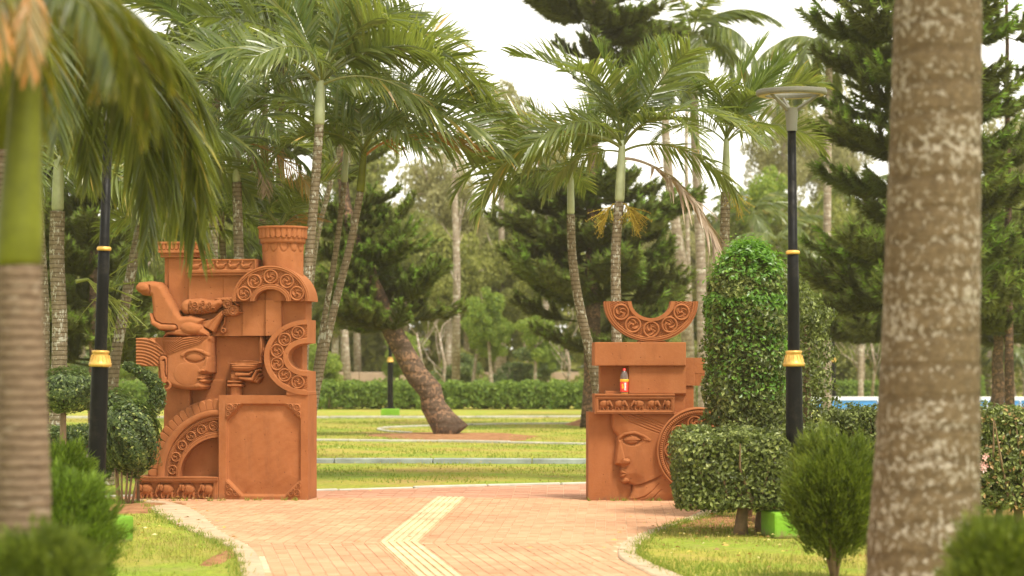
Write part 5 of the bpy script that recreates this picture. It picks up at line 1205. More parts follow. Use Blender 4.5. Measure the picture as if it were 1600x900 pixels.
# ---- big right trunk
dR = 12.2
rb = Vector((P(1440, 0, dR).x, dR, 0)); rr_ = empty('palm_tree', rb); tag(rr_, 'massive out-of-focus royal palm trunk at right, brown bark mottled with pale lichen', 'palm tree')
def rp_(px_, py_): return tuple(P(px_, py_, dR) - rb)
ringed_trunk([(0, 0, 0), rp_(1441, 900), rp_(1446, 800), rp_(1452, 640), rp_(1456, 450), rp_(1462, 200), rp_(1466, 0), rp_(1470, -300), rp_(1474, -700)], 0.262, 0.19, 0.22, M['big_bark'], 'trunk', rr_, 9, 40, 1.28, 0.014)
# thin out taper to match: scale handled by radii
tpr = P(1474, -700, dR) - rb
m = MB(); m.tube([tpr, tpr + Vector((0, 0, 0.6)), tpr + Vector((0, 0, 1.4))], [0.2, 0.17, 0.09], 20); m.build('crownshaft', M['shaft'], rr_, True)
for k in range(9): link('frond', NF[k % 2], rr_, tpr + Vector((0, 0, 1.3)), (0, R(-15), R(k * 40 + 10)), (1.4,) * 3)
# ================================================================ LEAFY THINGS
def leaf_quads(C, N, size, rg, asp=0.5, spread=0.7, fold=True):
    """C (n,3) centres, N (n,3) outward directions; returns verts, faces: each leaf two triangles folded along its midrib"""
    n = len(C); D = N + rg.normal(0, spread, (n, 3)); D /= np.linalg.norm(D, axis=1)[:, None] + 1e-9
    A = np.cross(D, rg.normal(0, 1, (n, 3))); A /= np.linalg.norm(A, axis=1)[:, None] + 1e-9; B = np.cross(D, A)
    s = (size * rg.uniform(0.6, 1.25, n))[:, None]
    p0 = C - A * s * 0.5; p2 = C + A * s * 0.5; p1 = C + B * s * asp * 0.5 + D * s * 0.12; p3 = C - B * s * asp * 0.5 + D * s * 0.12
    V = np.stack([p0, p1, p2, p3], 1).reshape(-1, 3); i = np.arange(n)[:, None] * 4
    Fc = np.concatenate([i + [0, 1, 2], i + [0, 2, 3]], 1).reshape(-1, 3); return V, Fc
def leaf_mesh(name, C, N, size, mat, seed=0, asp=0.5, spread=0.7, rnd=None):
    rg = np.random.default_rng(seed); V, Fc = leaf_quads(C, N, size, rg, asp, spread)
    r = rg.uniform(0, 1, len(C)) ** 1.2 if rnd is None else rnd
    return mesh_np(name, V, Fc, mat, False, np.repeat(r, 2))
def wob(p, f, a, seed=0):
    rg = np.random.default_rng(seed); o = np.zeros(len(p))
    for k in range(5):
        d = rg.normal(0, 1, 3); o += np.sin(p @ d * f * (1 + 0.5 * k) + rg.uniform(0, 6)) * a / (1 + 0.5 * k)
    return o
def box_shell(n, x0, x1, y0, y1, z0, z1, rg, depth=0.10, rnd=0.12, noise=0.04, seed=0):
    """points in a shell under the surface of a rounded box, bottom left open"""
    sx, sy, sz = (x1 - x0), (y1 - y0), (z1 - z0)
    ar = np.array([sy * sz, sy * sz, sx * sz, sx * sz, sx * sy, sx * sy * 0.3]); f = rg.choice(6, n, p=ar / ar.sum()); u, v = rg.uniform(-1, 1, n), rg.uniform(-1, 1, n)
    p = np.zeros((n, 3))
    for k, (ax, sg) in enumerate(((0, -1), (0, 1), (1, -1), (1, 1), (2, 1), (2, -1))):
        m = f == k; o = [a for a in range(3) if a != ax]; p[m, ax] = sg; p[m, o[0]] = u[m]; p[m, o[1]] = v[m]
    h = np.array([sx, sy, sz]) / 2; q = p * h; inner = np.clip(q, -(h - rnd), h - rnd); dv = q - inner; ln = np.linalg.norm(dv, axis=1)[:, None]
    nrm = np.where(ln > 1e-6, dv / (ln + 1e-9), p); nrm /= np.linalg.norm(nrm, axis=1)[:, None] + 1e-9
    q = inner + nrm * np.minimum(ln, rnd); c = np.array([(x0 + x1) / 2, (y0 + y1) / 2, (z0 + z1) / 2])
    q = q + nrm * (wob(q + c, 6, noise, seed)[:, None] - (rg.uniform(0, 1, n) ** 1.6 * depth)[:, None]) ; return q + c, nrm
def twigs(name, base, tips, r0, parent, mat='twig', seed=0, n=6):
    rg = np.random.default_rng(seed); mb = MB()
    for tp in tips:
        a, b = np.array(base, float), np.array(tp, float); 
        ch = [a + (b - a) * t + rg.normal(0, 0.04, 3) * np.linalg.norm(b - a) * (0 < t < 1) * 0.8 for t in (0, 0.3, 0.6, 1)]
        mb.tube(ch, np.array([1, 0.75, 0.5, 0.2]) * r0, n)
    return link(name, mb.mesh(name, M[mat], True), parent)

# --- clipped arch (two leafy legs joined over the top, the far leg further back to the right)
d0 = 24.5; s0 = F / d0
A0 = P(1166, 0, d0).x
arch = empty('topiary_arch', (A0, d0, 0)); tag(arch, 'tall clipped arch of small leaves with bright new shoots on top and a dark opening', 'topiary', 'clipped shrubs around the small sculpture')
def zz(py, d): return EYE - (py - HZ) / F * d
rg = np.random.default_rng(4)
def arch_pts(n, depth, rg):
    """walk an arch centre line running back and to the right; oval section"""
    zt = zz(466, d0)
    # centre line: up the front leg, over, down the rear leg
    n1 = int(n * 0.54); n2 = int(n * 0.18); n3 = n - n1 - n2
    u = np.concatenate([rg.uniform(0, 1, n1), rg.uniform(1, 2, n2), rg.uniform(2, 3, n3)])
    rear = np.array([0.66, 1.2, 0])            # offset of the rear leg
    cx = np.zeros((n, 3)); tn = np.zeros((n, 3))
    a = u < 1; cx[a] = np.stack([0 * u[a], 0 * u[a], 0.62 + u[a] * (zt - 0.62)], -1); tn[a] = [0, 0, 1]
    b = (u >= 1) & (u < 2); th = (u[b] - 1) * np.pi; cx[b] = rear[None] / 2 * (1 - np.cos(th))[:, None] + np.stack([0 * th, 0 * th, zt + 0.10 * np.sin(th) - 0.18 * (1 - np.cos(th)) / 2], -1)
    tn[b] = np.stack([np.sin(th) * 0.42, np.sin(th) * 0.8, np.cos(th)], -1)
    c = u >= 2; cx[c] = rear + np.stack([0 * u[c], 0 * u[c], (zt - 0.18) * (3 - u[c])], -1); tn[c] = [0, 0, -1]
    ph = rg.uniform(0, 2 * np.pi, n)
    e1 = np.array([0.97, 0.24, 0]); e1 = e1 / np.linalg.norm(e1); e2 = np.cross(tn, e1); e2 /= np.linalg.norm(e2, axis=1)[:, None] + 1e-9
    e1 = np.cross(e2, tn)
    rx = np.where(a, 0.405 - 0.02 * u, np.where(b, 0.36, 0.33 + 0.14 * (u - 2))); ry = np.where(a, 0.42, np.where(b, 0.40, 0.42))
    nr = e1 * np.cos(ph)[:, None] + e2 * np.sin(ph)[:, None]
    q = cx + e1 * (np.cos(ph) * rx)[:, None] + e2 * (np.sin(ph) * ry)[:, None]
    q += nr * (wob(q, 5, 0.042, 3) - rg.uniform(0, 1, n) ** 1.6 * depth)[:, None]; return q, nr
q, nr = arch_pts(27000, 0.13, rg)
link('foliage', leaf_mesh('foliage', q, nr, 0.056, M['topiary'], 1, 0.55, 0.75), arch)
# dome of the top plus new growth
n = 9000; dv = rg.normal(0, 1, (n, 3)); dv[:, 2] = np.abs(dv[:, 2]); dv /= np.linalg.norm(dv, axis=1)[:, None]
cz = zz(466, d0); q = dv * [0.375, 0.43, 0.50] * (1 - rg.uniform(0, 0.2, n) ** 1.3)[:, None] + [0.0, 0, cz]; q += dv * wob(q, 6, 0.03, 9)[:, None]
link('foliage', leaf_mesh('foliage', q, dv, 0.050, M['topiary'], 2, 0.55, 0.75), arch)
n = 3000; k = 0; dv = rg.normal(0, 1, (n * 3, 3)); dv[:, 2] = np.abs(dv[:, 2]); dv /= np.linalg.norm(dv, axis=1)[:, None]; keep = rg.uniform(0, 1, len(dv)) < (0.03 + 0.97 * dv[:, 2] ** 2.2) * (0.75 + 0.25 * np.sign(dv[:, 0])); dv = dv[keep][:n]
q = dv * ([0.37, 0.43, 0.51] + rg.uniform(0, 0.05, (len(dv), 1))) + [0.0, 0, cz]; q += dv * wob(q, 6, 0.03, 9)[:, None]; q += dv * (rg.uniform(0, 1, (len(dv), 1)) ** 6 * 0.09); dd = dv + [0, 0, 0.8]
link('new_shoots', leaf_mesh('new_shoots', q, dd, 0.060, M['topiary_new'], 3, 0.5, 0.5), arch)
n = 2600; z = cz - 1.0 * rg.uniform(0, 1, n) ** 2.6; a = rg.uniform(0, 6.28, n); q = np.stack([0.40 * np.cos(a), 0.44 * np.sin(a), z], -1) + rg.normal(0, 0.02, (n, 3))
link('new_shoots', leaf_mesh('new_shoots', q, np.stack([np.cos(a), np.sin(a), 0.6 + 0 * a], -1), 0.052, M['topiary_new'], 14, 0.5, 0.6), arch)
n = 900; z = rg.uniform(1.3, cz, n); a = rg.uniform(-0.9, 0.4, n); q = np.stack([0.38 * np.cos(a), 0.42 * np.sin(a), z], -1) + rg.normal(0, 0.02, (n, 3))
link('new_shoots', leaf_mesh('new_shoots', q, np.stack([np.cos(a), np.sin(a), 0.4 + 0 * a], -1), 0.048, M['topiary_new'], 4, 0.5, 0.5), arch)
mb = MB(); mb.tube([(0, 0, 0), (0.03, 0, 0.8), (0, 0, 2.0)], [0.06, 0.05, 0.03], 8); mb.tube([(0.8, 1.5, 0), (0.8, 1.5, 2.0)], [0.06, 0.03], 8); mb.tube([(0.35, 0.5, 0), (0.3, .5, 2.0)], [0.03, 0.02], 8)
for k in range(60):
    zc = rg.uniform(0.6, cz + .2); a = rg.uniform(0, 6.28); mb.tube([(0.01, 0, zc - 0.2), (0.3 * math.cos(a), 0.3 * math.sin(a), zc)], [0.012, 0.004], 5, cap=False)
link('stems', mb.mesh('stems', M['twig'], True), arch)

def box_hedge(name, label, x0, x1, y0, y1, z0, z1, n, size, mat='topiary', seed=0, group=None, trunks=(), depth=0.12, noise=0.03, rndc=0.12, cat='hedge', core=True):
    root = empty(name, ((x0 + x1) / 2, (y0 + y1) / 2, 0)); tag(root, label, cat, group); rg = np.random.default_rng(seed); c = np.array(root.location)
    q, nr = box_shell(n, x0, x1, y0, y1, z0, z1, rg, depth, rndc, noise, seed)
    link('foliage', leaf_mesh('foliage', q - c, nr, size, M[mat], seed, 0.55, 0.75), root)
    nt_ = max(40, n // 150); mb = MB()
    for k in range(nt_):
        x, y = rg.uniform(x0 + .1, x1 - .1), rg.uniform(y0 + .1, y1 - .1); b = np.array([x, y, z0 + 0.06]) - c; t = np.array([x + rg.normal(0, .12), y + rg.normal(0, .12), rg.uniform((z0 + z1) / 2, z1 - 0.06)]) - c
        mb.tube([b, (b + t) / 2 + rg.normal(0, .04, 3), t], np.array([0.012, 0.009, 0.004]) * (1 + size * 4), 4, cap=False)
    link('branches', mb.mesh('branches', M['twig'], True), root)
    if core:
        q, nr = box_shell(n // 3, x0 + depth, x1 - depth, y0 + depth, y1 - depth, z0 + depth * 0.5, z1 - depth, rg, depth, rndc, noise, seed)
        link('inner_leaves', leaf_mesh('inner_leaves', q - c, nr, size * 1.5, M[mat], seed + 1, 0.7, 0.6), root)
    for (tx, ty, tr) in trunks:
        mb = MB(); b = np.array([tx, ty, 0]) - c; mb.tube([b + [0, 0, -0.02], b + [0.01, 0, 0.15], b + [0.05, 0.02, 0.4], b + [0.0, 0, z0 + 0.3]], [tr * 1.35, tr, tr * 0.85, tr * 0.6], 10)
        for s_ in range(6):
            a = rg.uniform(0, 6.28); mb.tube([b + [0.03, 0.01, 0.22 + 0.03 * s_], b + [0.2 * math.cos(a), 0.2 * math.sin(a), 0.45], b + [0.45 * math.cos(a), 0.35 * math.sin(a), z0 + 0.2]], [tr * 0.45, tr * 0.3, tr * 0.15], 6)
        link('trunk', mb.mesh('trunk', M['twig'], True), root)
    return root
TG = 'clipped shrubs around the small sculpture'
dH = 21.9
X = lambda px, d: P(px, 0, d).x
box_hedge('clipped_shrub', 'square clipped shrub on two short trunks right of the carved face', X(1060, dH), X(1228, dH), dH - 0.15, dH + 0.85, 0.23, zz(677, dH), 15000, 0.050, seed=11, group=TG, trunks=((X(1157, 22.2), 22.2, 0.055), (X(1185, 22.4), 22.4, 0.035)), cat='shrub', rndc=0.09, noise=0.028)
box_hedge('clipped_shrub', 'low clipped shrub filling between the lamp post and the clipped arch', X(1215, 23.2), X(1300, 23.2), 23.0, 24.0, 0.15, zz(668, 23.2), 7000, 0.050, seed=12, group=TG, trunks=((X(1262, 23.4), 23.4, 0.03),), cat='shrub')
box_hedge('hedge', 'clipped hedge behind the feathery round conifer, its flat top below the blue pool', X(1296, 26), X(1480, 26), 25.6, 26.5, 0.15, zz(640, 26), 15000, 0.052, seed=13, group=TG, trunks=((X(1350, 26), 26, 0.03),))
box_hedge('hedge', 'clipped hedge at the right edge with pink flowers and gaps near its foot', X(1500, 23.5), X(1690, 23.5), 23.3, 24.3, 0.14, zz(640, 23.5), 15000, 0.055, seed=14, group=TG, trunks=((X(1560, 23.8), 23.8, 0.03), (X(1590, 23.7), 23.7, 0.04), (X(1532, 23.9), 23.9, 0.025)))
# pink flowers in it
hr = [o for o in bpy.data.objects if o.get('label', '').startswith('clipped hedge at the right edge')][0]
pinkm = leaf_mat('pink_petals', [(0, (0.75, 0.35, 0.33)), (1, (0.85, 0.6, 0.55))], 0.5, 0.3, (0.9, 0.5, 0.5))
for k in range(9):
    fl = MB()
    x = X(1538 + rg.normal(0, 14), 23.2); z = zz(728 + rg.normal(0, 7), 23.2); 
    for j in range(5):
        a = j * 1.257 + k; fl.add([(x, 23.24, z), (x + .022 * math.cos(a - .4), 23.23, z + .022 * math.sin(a - .4)), (x + .034 * math.cos(a), 23.22, z + .034 * math.sin(a)), (x + .022 * math.cos(a + .4), 23.23, z + .022 * math.sin(a + .4))], [(0, 1, 2, 3)], r=rg.uniform())
    fo = fl.build('flower', pinkm, hr); fo.location = -hr.location
hr = [o for o in bpy.data.objects if o.get('label', '').startswith('clipped hedge at the right edge')][0]
kerb(resamp([(X(1500, 26.5), 26.5), (X(1700, 26.5), 26.5)], 10), 0.15, 0, 0.16, 1.0, M['concrete'], 'short concrete kerb seen under the right-hand hedge', 'low_kerb')

# left shrubs
def ball_shrub(name, label, c, r, n, size, mat, seed, stems, group=None, cat='shrub', lump=0.12, fill=0.35, upb=0.0, spread=0.75):
    """c centre, r (rx,ry,rz); stems: list of polylines"""
    rg = np.random.default_rng(seed); root = empty(name, (c[0], c[1], 0)); tag(root, label, cat, group)
    dv = rg.normal(0, 1, (n, 3)); dv /= np.linalg.norm(dv, axis=1)[:, None]; q = dv * np.array(r) * (1 - rg.uniform(0, 1, n) ** 1.8 * fill)[:, None]
    q += dv * (wob(dv, 4, lump, seed) * min(r))[:, None]; q[:, 2] += c[2]
    link('foliage', leaf_mesh('foliage', q, dv + [0, 0, upb], size, M[mat], seed, 0.55, spread), root)
    mb = MB()
    for pl_, rr in stems: mb.tube([(x - c[0], y - c[1], z) for x, y, z in pl_], np.linspace(rr, rr * 0.5, len(pl_)), 8)
    for k in range(26):
        d = rg.normal(0, 1, 3); d /= np.linalg.norm(d); mb.tube([(0, 0, c[2] - r[2] * 0.5), tuple(d * np.array(r) * 0.85 + [0, 0, c[2]])], [0.012, 0.004], 4, cap=False)
    link('stems', mb.mesh('stems', M['twig'], True), root); return root
dS = 25.5
ball_shrub('topiary_ball', 'flat-bottomed clipped shrub on a single bare stem between trunk and lamp post', (X(103, dS), dS, zz(611, dS)), (0.36, 0.4, 0.23), 6500, 0.045, 'hedge', 21, [([(X(97, dS), dS, 0), (X(98, dS), dS, 0.5), (X(99, dS), dS, zz(620, dS))], 0.055)], 'shrubs beside the large sculpture')
ball_shrub('leafy_shrub', 'dark glossy shrub at the foot of the large sculpture beside the elephants', (X(205, 26.6), 26.6, zz(685, 26.6)), (0.30, 0.3, 0.42), 6500, 0.055, 'hedge', 22,
           [([(X(196, 26.6) + dx, 26.6, 0), (X(200, 26.6) + dx * 1.8, 26.6, 0.45)], 0.016) for dx in (-0.08, -0.04, 0, 0.03, 0.07)], 'shrubs beside the large sculpture')
ball_shrub('leafy_shrub', 'looser shrub behind the left lamp post, light showing through its base', (X(176, 27.2), 27.2, zz(672, 27.2)), (0.25, 0.3, 0.45), 4200, 0.055, 'hedge', 23, [([(X(186, 27.2), 27.2, 0), (X(180, 27.2), 27.2, 0.7)], 0.02)], 'shrubs beside the large sculpture')
# arm of the shrub that climbs towards the carved head
rg = np.random.default_rng(5); pth = [(215, 650), (243, 635), (247, 615), (240, 597), (225, 585), (205, 574), (198, 572)]
root = empty('leafy_shrub', (X(230, 26.9), 26.9, 0)); tag(root, 'tall curling shoot of the shrub reaching up to the earring of the carved head', 'shrub', 'shrubs beside the large sculpture')
C_, N_ = [], []
for k in range(2600):
    u = rg.uniform(0, 5.99); a = int(u); f = u - a; px_, py_ = pth[a][0] * (1 - f) + pth[a + 1][0] * f, pth[a][1] * (1 - f) + pth[a + 1][1] * f
    w_ = np.interp(u, [0, 1, 3, 6], [0.13, 0.11, 0.085, 0.05]); d = rg.normal(0, 1, 3); d /= np.linalg.norm(d); p = P(px_, py_, 26.9); C_.append(np.array(p) - np.array(root.location) + d * w_ * rg.uniform(0.5, 1) ** 0.5); N_.append(d)
link('foliage', leaf_mesh('foliage', np.array(C_), np.array(N_), 0.045, M['hedge'], 6), root)
mb = MB(); mb.tube([(-0.1, 0, 0)] + [tuple(np.array(P(x, y, 26.9)) - np.array(root.location)) for x, y in pth], np.linspace(0.018, 0.004, 8), 6); link('stems', mb.mesh('stems', M['twig'], True), root)
box_hedge('hedge', 'low loose hedge behind the clipped ball at left, a grey stone and pale flowers showing', X(60, 29), X(170, 29), 28.8, 29.6, 0.12, zz(668, 29), 5000, 0.055, 'hedge', 31, 'shrubs beside the large sculpture')
# grey boulder
def boulder(label, c, r, seed):
    bm = bmesh.new(); bmesh.ops.create_icosphere(bm, subdivisions=3, radius=1); rg = np.random.default_rng(seed)
    pts = np.array([v.co[:] for v in bm.verts]); w_ = wob(pts, 2.5, 0.10, seed)
    for v, a in zip(bm.verts, w_): v.co = Vector((v.co.x * r[0], v.co.y * r[1], max(v.co.z, -0.4) * r[2])) * (1 + a)
    me = bpy.data.meshes.new('boulder'); bm.to_mesh(me); bm.free(); me.materials.append(simple('stone', (0.14, 0.11, 0.09), 0.8, var=0.3, scale=6, bump=0.5, bs=15)); 
    for p in me.polygons: p.use_smooth = True
    tag(link('boulder', me, None, c), label, 'rock')
boulder('dark rounded stone behind the left lamp post', (X(124, 28.2), 28.2, 0.22), (0.27, 0.2, 0.3), 3)

# --- thujas: upright fan sprays
def thuja(label, c, r, n, mat, seed, size, stems=True, group='feathery conifers in the foreground', z0=0.0, egg=0.0):
    rg = np.random.default_rng(seed); root = empty('conifer_shrub', (c[0], c[1], 0)); tag(root, label, 'conifer', group)
    # sprays: each a fan of thin blades pointing up and out
    ns = n // 16; dv = rg.normal(0, 1, (ns, 3)); dv /= np.linalg.norm(dv, axis=1)[:, None]
    rr = 1 - rg.uniform(0, 1, ns) ** 2.2 * 0.5; sh = 1 + wob(dv, 7, 0.11, seed)
    q = dv * np.array(r) * (rr * sh)[:, None]; q[:, :2] *= (1 + egg * (q[:, 2] / r[2]))[:, None]; q[:, 2] += c[2]
    up = dv * [1, 1, 0.5] + [0, 0, 0.9]; up /= np.linalg.norm(up, axis=1)[:, None]
    C, D = np.repeat(q, 16, 0), np.repeat(up, 16, 0); m = len(C); C = C + rg.normal(0, size * 0.36, (m, 3)) + D * (rg.uniform(-0.8, 0.9, (m, 1)) * size); D = D + rg.normal(0, 0.28, (m, 3)); D /= np.linalg.norm(D, axis=1)[:, None]
    A = np.cross(D, rg.normal(0, 1, (m, 3))); A /= np.linalg.norm(A, axis=1)[:, None]; s = (size * rg.uniform(0.7, 1.3, m))[:, None]
    V = np.stack([C - A * s * 0.10, C + A * s * 0.10, C + D * s + A * s * 0.02], 1).reshape(-1, 3)
    r_ = np.clip(np.repeat(rg.uniform(0, 1, ns), 16) * 0.7 + rg.uniform(0, 0.3, m), 0, 1)
    link('foliage', mesh_np('foliage', V, np.arange(3 * m).reshape(-1, 3), M[mat], False, r_), root)
    mb = MB()
    for k in range(9 if stems else 3):
        a = rg.uniform(0, 6.28); t = rg.uniform(0.35, 0.8); e = np.array([math.cos(a) * r[0] * t, math.sin(a) * r[1] * t, c[2] + r[2] * rg.uniform(-0.5, 0.4)])
        mb.tube([(0.01 * math.cos(a), 0.01 * math.sin(a), 0), (e[0] * 0.25, e[1] * 0.25, (c[2] - r[2]) * 0.7 + 0.05), (e[0] * .7, e[1] * .7, c[2] - r[2] * 0.5), tuple(e)], [0.018, 0.014, 0.010, 0.004], 6)
    link('stems', mb.mesh('stems', M['twig'], True), root); return root
dT = 17.6
thuja('egg-shaped feathery conifer with forked bare stems, in front of the green lamp block', (X(1304, dT), dT, zz(776, dT)), (0.325, 0.32, 0.40), 30000, 'thuja', 1, 0.055, egg=0.06)
thuja('blurred green conifer at the bottom right corner in front of the big trunk', (X(1563, 10), 10, zz(905, 10)), (0.215, 0.22, 0.235), 16000, 'thuja', 2, 0.040)
thuja('bright green conifer mound behind the left trunk, beside the lamp post', (X(98, 15.5), 15.5, zz(845, 15.5)), (0.33, 0.3, 0.42), 26000, 'thuja_b', 3, 0.05)
thuja('small light green conifer top showing between the left trunk and the lamp post', (X(100, 19), 19, zz(750, 19)), (0.19, 0.2, 0.24), 14000, 'thuja_b', 4, 0.055)
thuja('very blurred dark green conifer across the bottom left corner', (X(66, 9.0), 9.0, zz(925, 9.0)), (0.20, 0.2, 0.21), 20000, 'thuja', 5, 0.035)
# ================================================================ PINES (whorled, with rope-like branchlets)
def pine_branch(name, seed, L=1.0, sag=-0.05, tipup=0.30, nt=15, tl=0.42, needle=0.088, mat='needle', dens=30):
    rg = np.random.default_rng(seed); mb = MB(); t = np.linspace(0, 1, 9)
    ax = np.stack([t * L, 0.03 * np.sin(t * 4 + seed), sag * np.sin(t * np.pi * 0.8) * L + tipup * t ** 3 * L * 0.5], -1); mb.tube(ax, np.linspace(0.014, 0.005, 9), 4, cap=False, r=0.0)
    C, D, T = [], [], []
    def rope(p, d, ln, up):
        m = max(6, int(dens * ln / 0.4)); us = (np.arange(m) + rg.uniform(0, 1, m)) / m
        for u in us:
            dd = d + np.array([0, 0, up * u]); dd = dd / np.linalg.norm(dd); C.append(p + dd * ln * u); D.append(dd); T.append(u)
    rope(ax[0] + [L * .25, 0, 0], np.array([1, 0, 0.02]), L * 0.75, tipup)
    for side in (-1, 1):
        for k in range(nt):
            u = 0.16 + 0.8 * (k + rg.uniform(0, 1)) / nt; i = u * 8; a = min(int(i), 7); p = ax[a] * (1 - (i - a)) + ax[a + 1] * (i - a)
            ang = R(rg.uniform(30, 58)); d = np.array([math.cos(ang), side * math.sin(ang), rg.uniform(-0.1, 0.35)]); ln = tl * (1.15 - 0.75 * u) * rg.uniform(0.7, 1.15)
            rope(p, d / np.linalg.norm(d), ln, 0.45)
    C, D, T = np.array(C), np.array(D), np.array(T); m = len(C); k = 5
    C, D, T = np.repeat(C, k, 0), np.repeat(D, k, 0), np.repeat(T, k); n = len(C)
    Rn = rg.normal(0, 1, (n, 3)); Rn -= D * np.sum(Rn * D, 1)[:, None]; Rn /= np.linalg.norm(Rn, axis=1)[:, None]
    nd = D * 0.85 + Rn * 0.75; nd /= np.linalg.norm(nd, axis=1)[:, None]; W = np.cross(nd, Rn); W /= np.linalg.norm(W, axis=1)[:, None] + 1e-9
    s = needle * rg.uniform(0.7, 1.3, n)[:, None]; w_ = needle * 0.13
    V = np.stack([C - W * w_, C + W * w_, C + nd * s], 1).reshape(-1, 3); r = np.clip(rg.uniform(0, 0.6, n) + 0.42 * (T > 0.80), 0, 1)
    mb.add(V, None, np.arange(3 * n).reshape(-1, 3), r=r); return mb.mesh(name, M[mat])
PB = [pine_branch('branch', s, nt=9) for s in (1, 2, 3)]
PBL = [pine_branch('branch', s, nt=9, mat='needle_l', tipup=0.5) for s in (4, 5)]
def pine(label, base, top, r0, levels, Lmax, seed, z0, group=None, br=None, mids=(), Lfun=None, per=5, tilt=8, tmat='pine_bark', Lmin=0.35):
    rg = random.Random(seed); base = Vector(base); root = empty('pine_tree', base); tag(root, label, 'pine tree', group)
    pts = [tuple(Vector(p) - base) for p in [base, *mids, top]]
    mb = MB(); P_ = np.array(pts, float); d = np.concatenate([[0], np.cumsum(np.linalg.norm(np.diff(P_, axis=0), axis=1))]); u = np.linspace(0, d[-1], 24)
    q = np.stack([np.interp(u, d, P_[:, c]) for c in range(3)], -1); q += np.random.default_rng(seed).normal(0, r0 * 0.07, q.shape); rad = np.linspace(r0, r0 * 0.12, 24); rad[0] *= 1.35; rad[1] *= 1.08
    mb.tube(q, rad, 14); link('trunk', mb.mesh('trunk', M[tmat], True), root)
    br = br or PB; zt = pts[-1][2]
    for k in range(levels):
        f = k / (levels - 1); z = z0 + (zt - z0) * f; uu = np.interp(z, q[:, 2], u); p = [np.interp(uu, u, q[:, c]) for c in range(3)]
        Lk = (Lfun(f) if Lfun else (1 - f) ** 0.75) * Lmax + Lmin; a0 = rg.uniform(0, 72)
        for j in range(per):
            if rg.random() < 0.10: continue
            s = Lk * rg.uniform(0.75, 1.15); link('branch', rg.choice(br), root, (p[0], p[1], p[2] + rg.uniform(-0.12, 0.12)), (R(rg.uniform(-12, 12)), R(-tilt - rg.uniform(-10, 10) - (30 * f * f if tilt > 4 else 0)), R(a0 + j * 360 / per + rg.uniform(-14, 14))), (s, s * 0.9, s))
    return root
PNG = 'dark pines on the lawn'
# leaning tree (left of centre)
bl = G(705, 681)
lean = pine('leaning pine with thick bare trunk bent to the left over a ring of bare earth', bl, P(520, 100, bl.y), 0.29, 2, 0.1, 3, 8.0, PNG, mids=[P(668, 610, bl.y), P(612, 520, bl.y), P(565, 400, bl.y), P(540, 330, bl.y)])
rg = random.Random(4)
for k in range(52):
    f = rg.random(); px_ = 540 + 85 * f + rg.uniform(-15, 20); py_ = 355 + 165 * f + rg.uniform(-20, 18); 
    az = rg.uniform(0, 360); s = 1.0 + 0.75 * math.sin(f * 2.6) * rg.random()
    if 60 < az < 120 or 240 < az < 300: s *= 0.8
    link('branch', rg.choice(PBL if rg.random() < 0.45 else PB), lean, P(px_, py_, bl.y) - bl, (R(rg.uniform(-20, 20)), R(-rg.uniform(-14, 42)), R(az)), (s,) * 3)
for k in range(20):
    f = rg.random(); px_ = 520 + 30 * f; py_ = 100 + 250 * f; link('branch', rg.choice(PB), lean, P(px_, py_, bl.y) - bl, (0, R(-rg.uniform(-5, 25)), R(rg.uniform(0, 360))), (rg.uniform(0.7, 1.2),) * 3)
# centre-right pine
dP = 57
pine('tall dark pine behind the bowed palm, layered branches sweeping left', (X(925, dP), dP, 0), P(930, -260, dP), 0.22, 11, 2.0, 7, 1.9, PNG, Lfun=lambda f: max(0.0, 1 - abs(f - 0.12) * 2.4) * 0.9 + 0.10, per=4, Lmin=0.3)
pu = [o for o in bpy.data.objects if o.get('label', '').startswith('tall dark pine behind')][0]
rg = random.Random(6)
for k in range(34):
    py_ = rg.uniform(-120, 110); s = rg.uniform(1.4, 2.3) * (1.0 if py_ < 70 else 0.7)
    link('branch', rg.choice(PB), pu, P(930, py_, dP) - pu.location, (R(rg.uniform(-15, 15)), R(-rg.uniform(-4, 16)), R(rg.choice([rg.uniform(130, 230), rg.uniform(-50, 50), rg.uniform(0, 360)]))), (s,) * 3)
for k in range(42):
    py_ = rg.uniform(285, 530); s = rg.uniform(1.5, 2.3)
    link('branch', rg.choice(PBL if rg.random() < 0.35 else PB), pu, P(930 + rg.uniform(-30, 50), py_, dP) - pu.location, (R(rg.uniform(-15, 15)), R(-rg.uniform(-4, 14)), R(rg.choice([rg.uniform(140, 220), rg.uniform(-40, 40), rg.uniform(0, 360)]))), (s,) * 3)
pine('pine mostly hidden by the big right trunk, upswept boughs reaching left to the coconut palm', (X(1432, 44), 44, 0), P(1425, -230, 44), 0.18, 13, 2.25, 8, 2.7, PNG, Lfun=lambda f: 1 - 0.45 * f, per=6, Lmin=0.3, br=PB + PBL, tilt=0)
pine('pine at the right edge with a thin red-brown trunk showing between its boughs', (X(1578, 46), 46, 0), P(1572, -150, 46), 0.10, 11, 1.25, 9, 2.2, PNG, Lfun=lambda f: 1 - 0.4 * f, per=5, Lmin=0.35, tilt=2)
pine('low dark pine spreading behind the right hedge, below the tall boughs', (X(1385, 62), 62, 0), P(1390, 395, 62), 0.20, 6, 1.9, 10, 2.15, PNG, Lfun=lambda f: 1 - 0.5 * f, per=9, Lmin=0.5)
pine('low dark pine beyond the right edge of the big trunk', (X(1560, 60), 60, 0), P(1560, 380, 60), 0.20, 6, 1.7, 11, 2.15, PNG, Lfun=lambda f: 1 - 0.5 * f, per=8, Lmin=0.5)
pine('pine with drooping layers between the left lamp post and the palms', (X(150, 48), 48, 0), P(145, 120, 48), 0.16, 11, 1.5, 12, 1.6, PNG, Lfun=lambda f: 1 - 0.45 * f, per=7, Lmin=0.4)
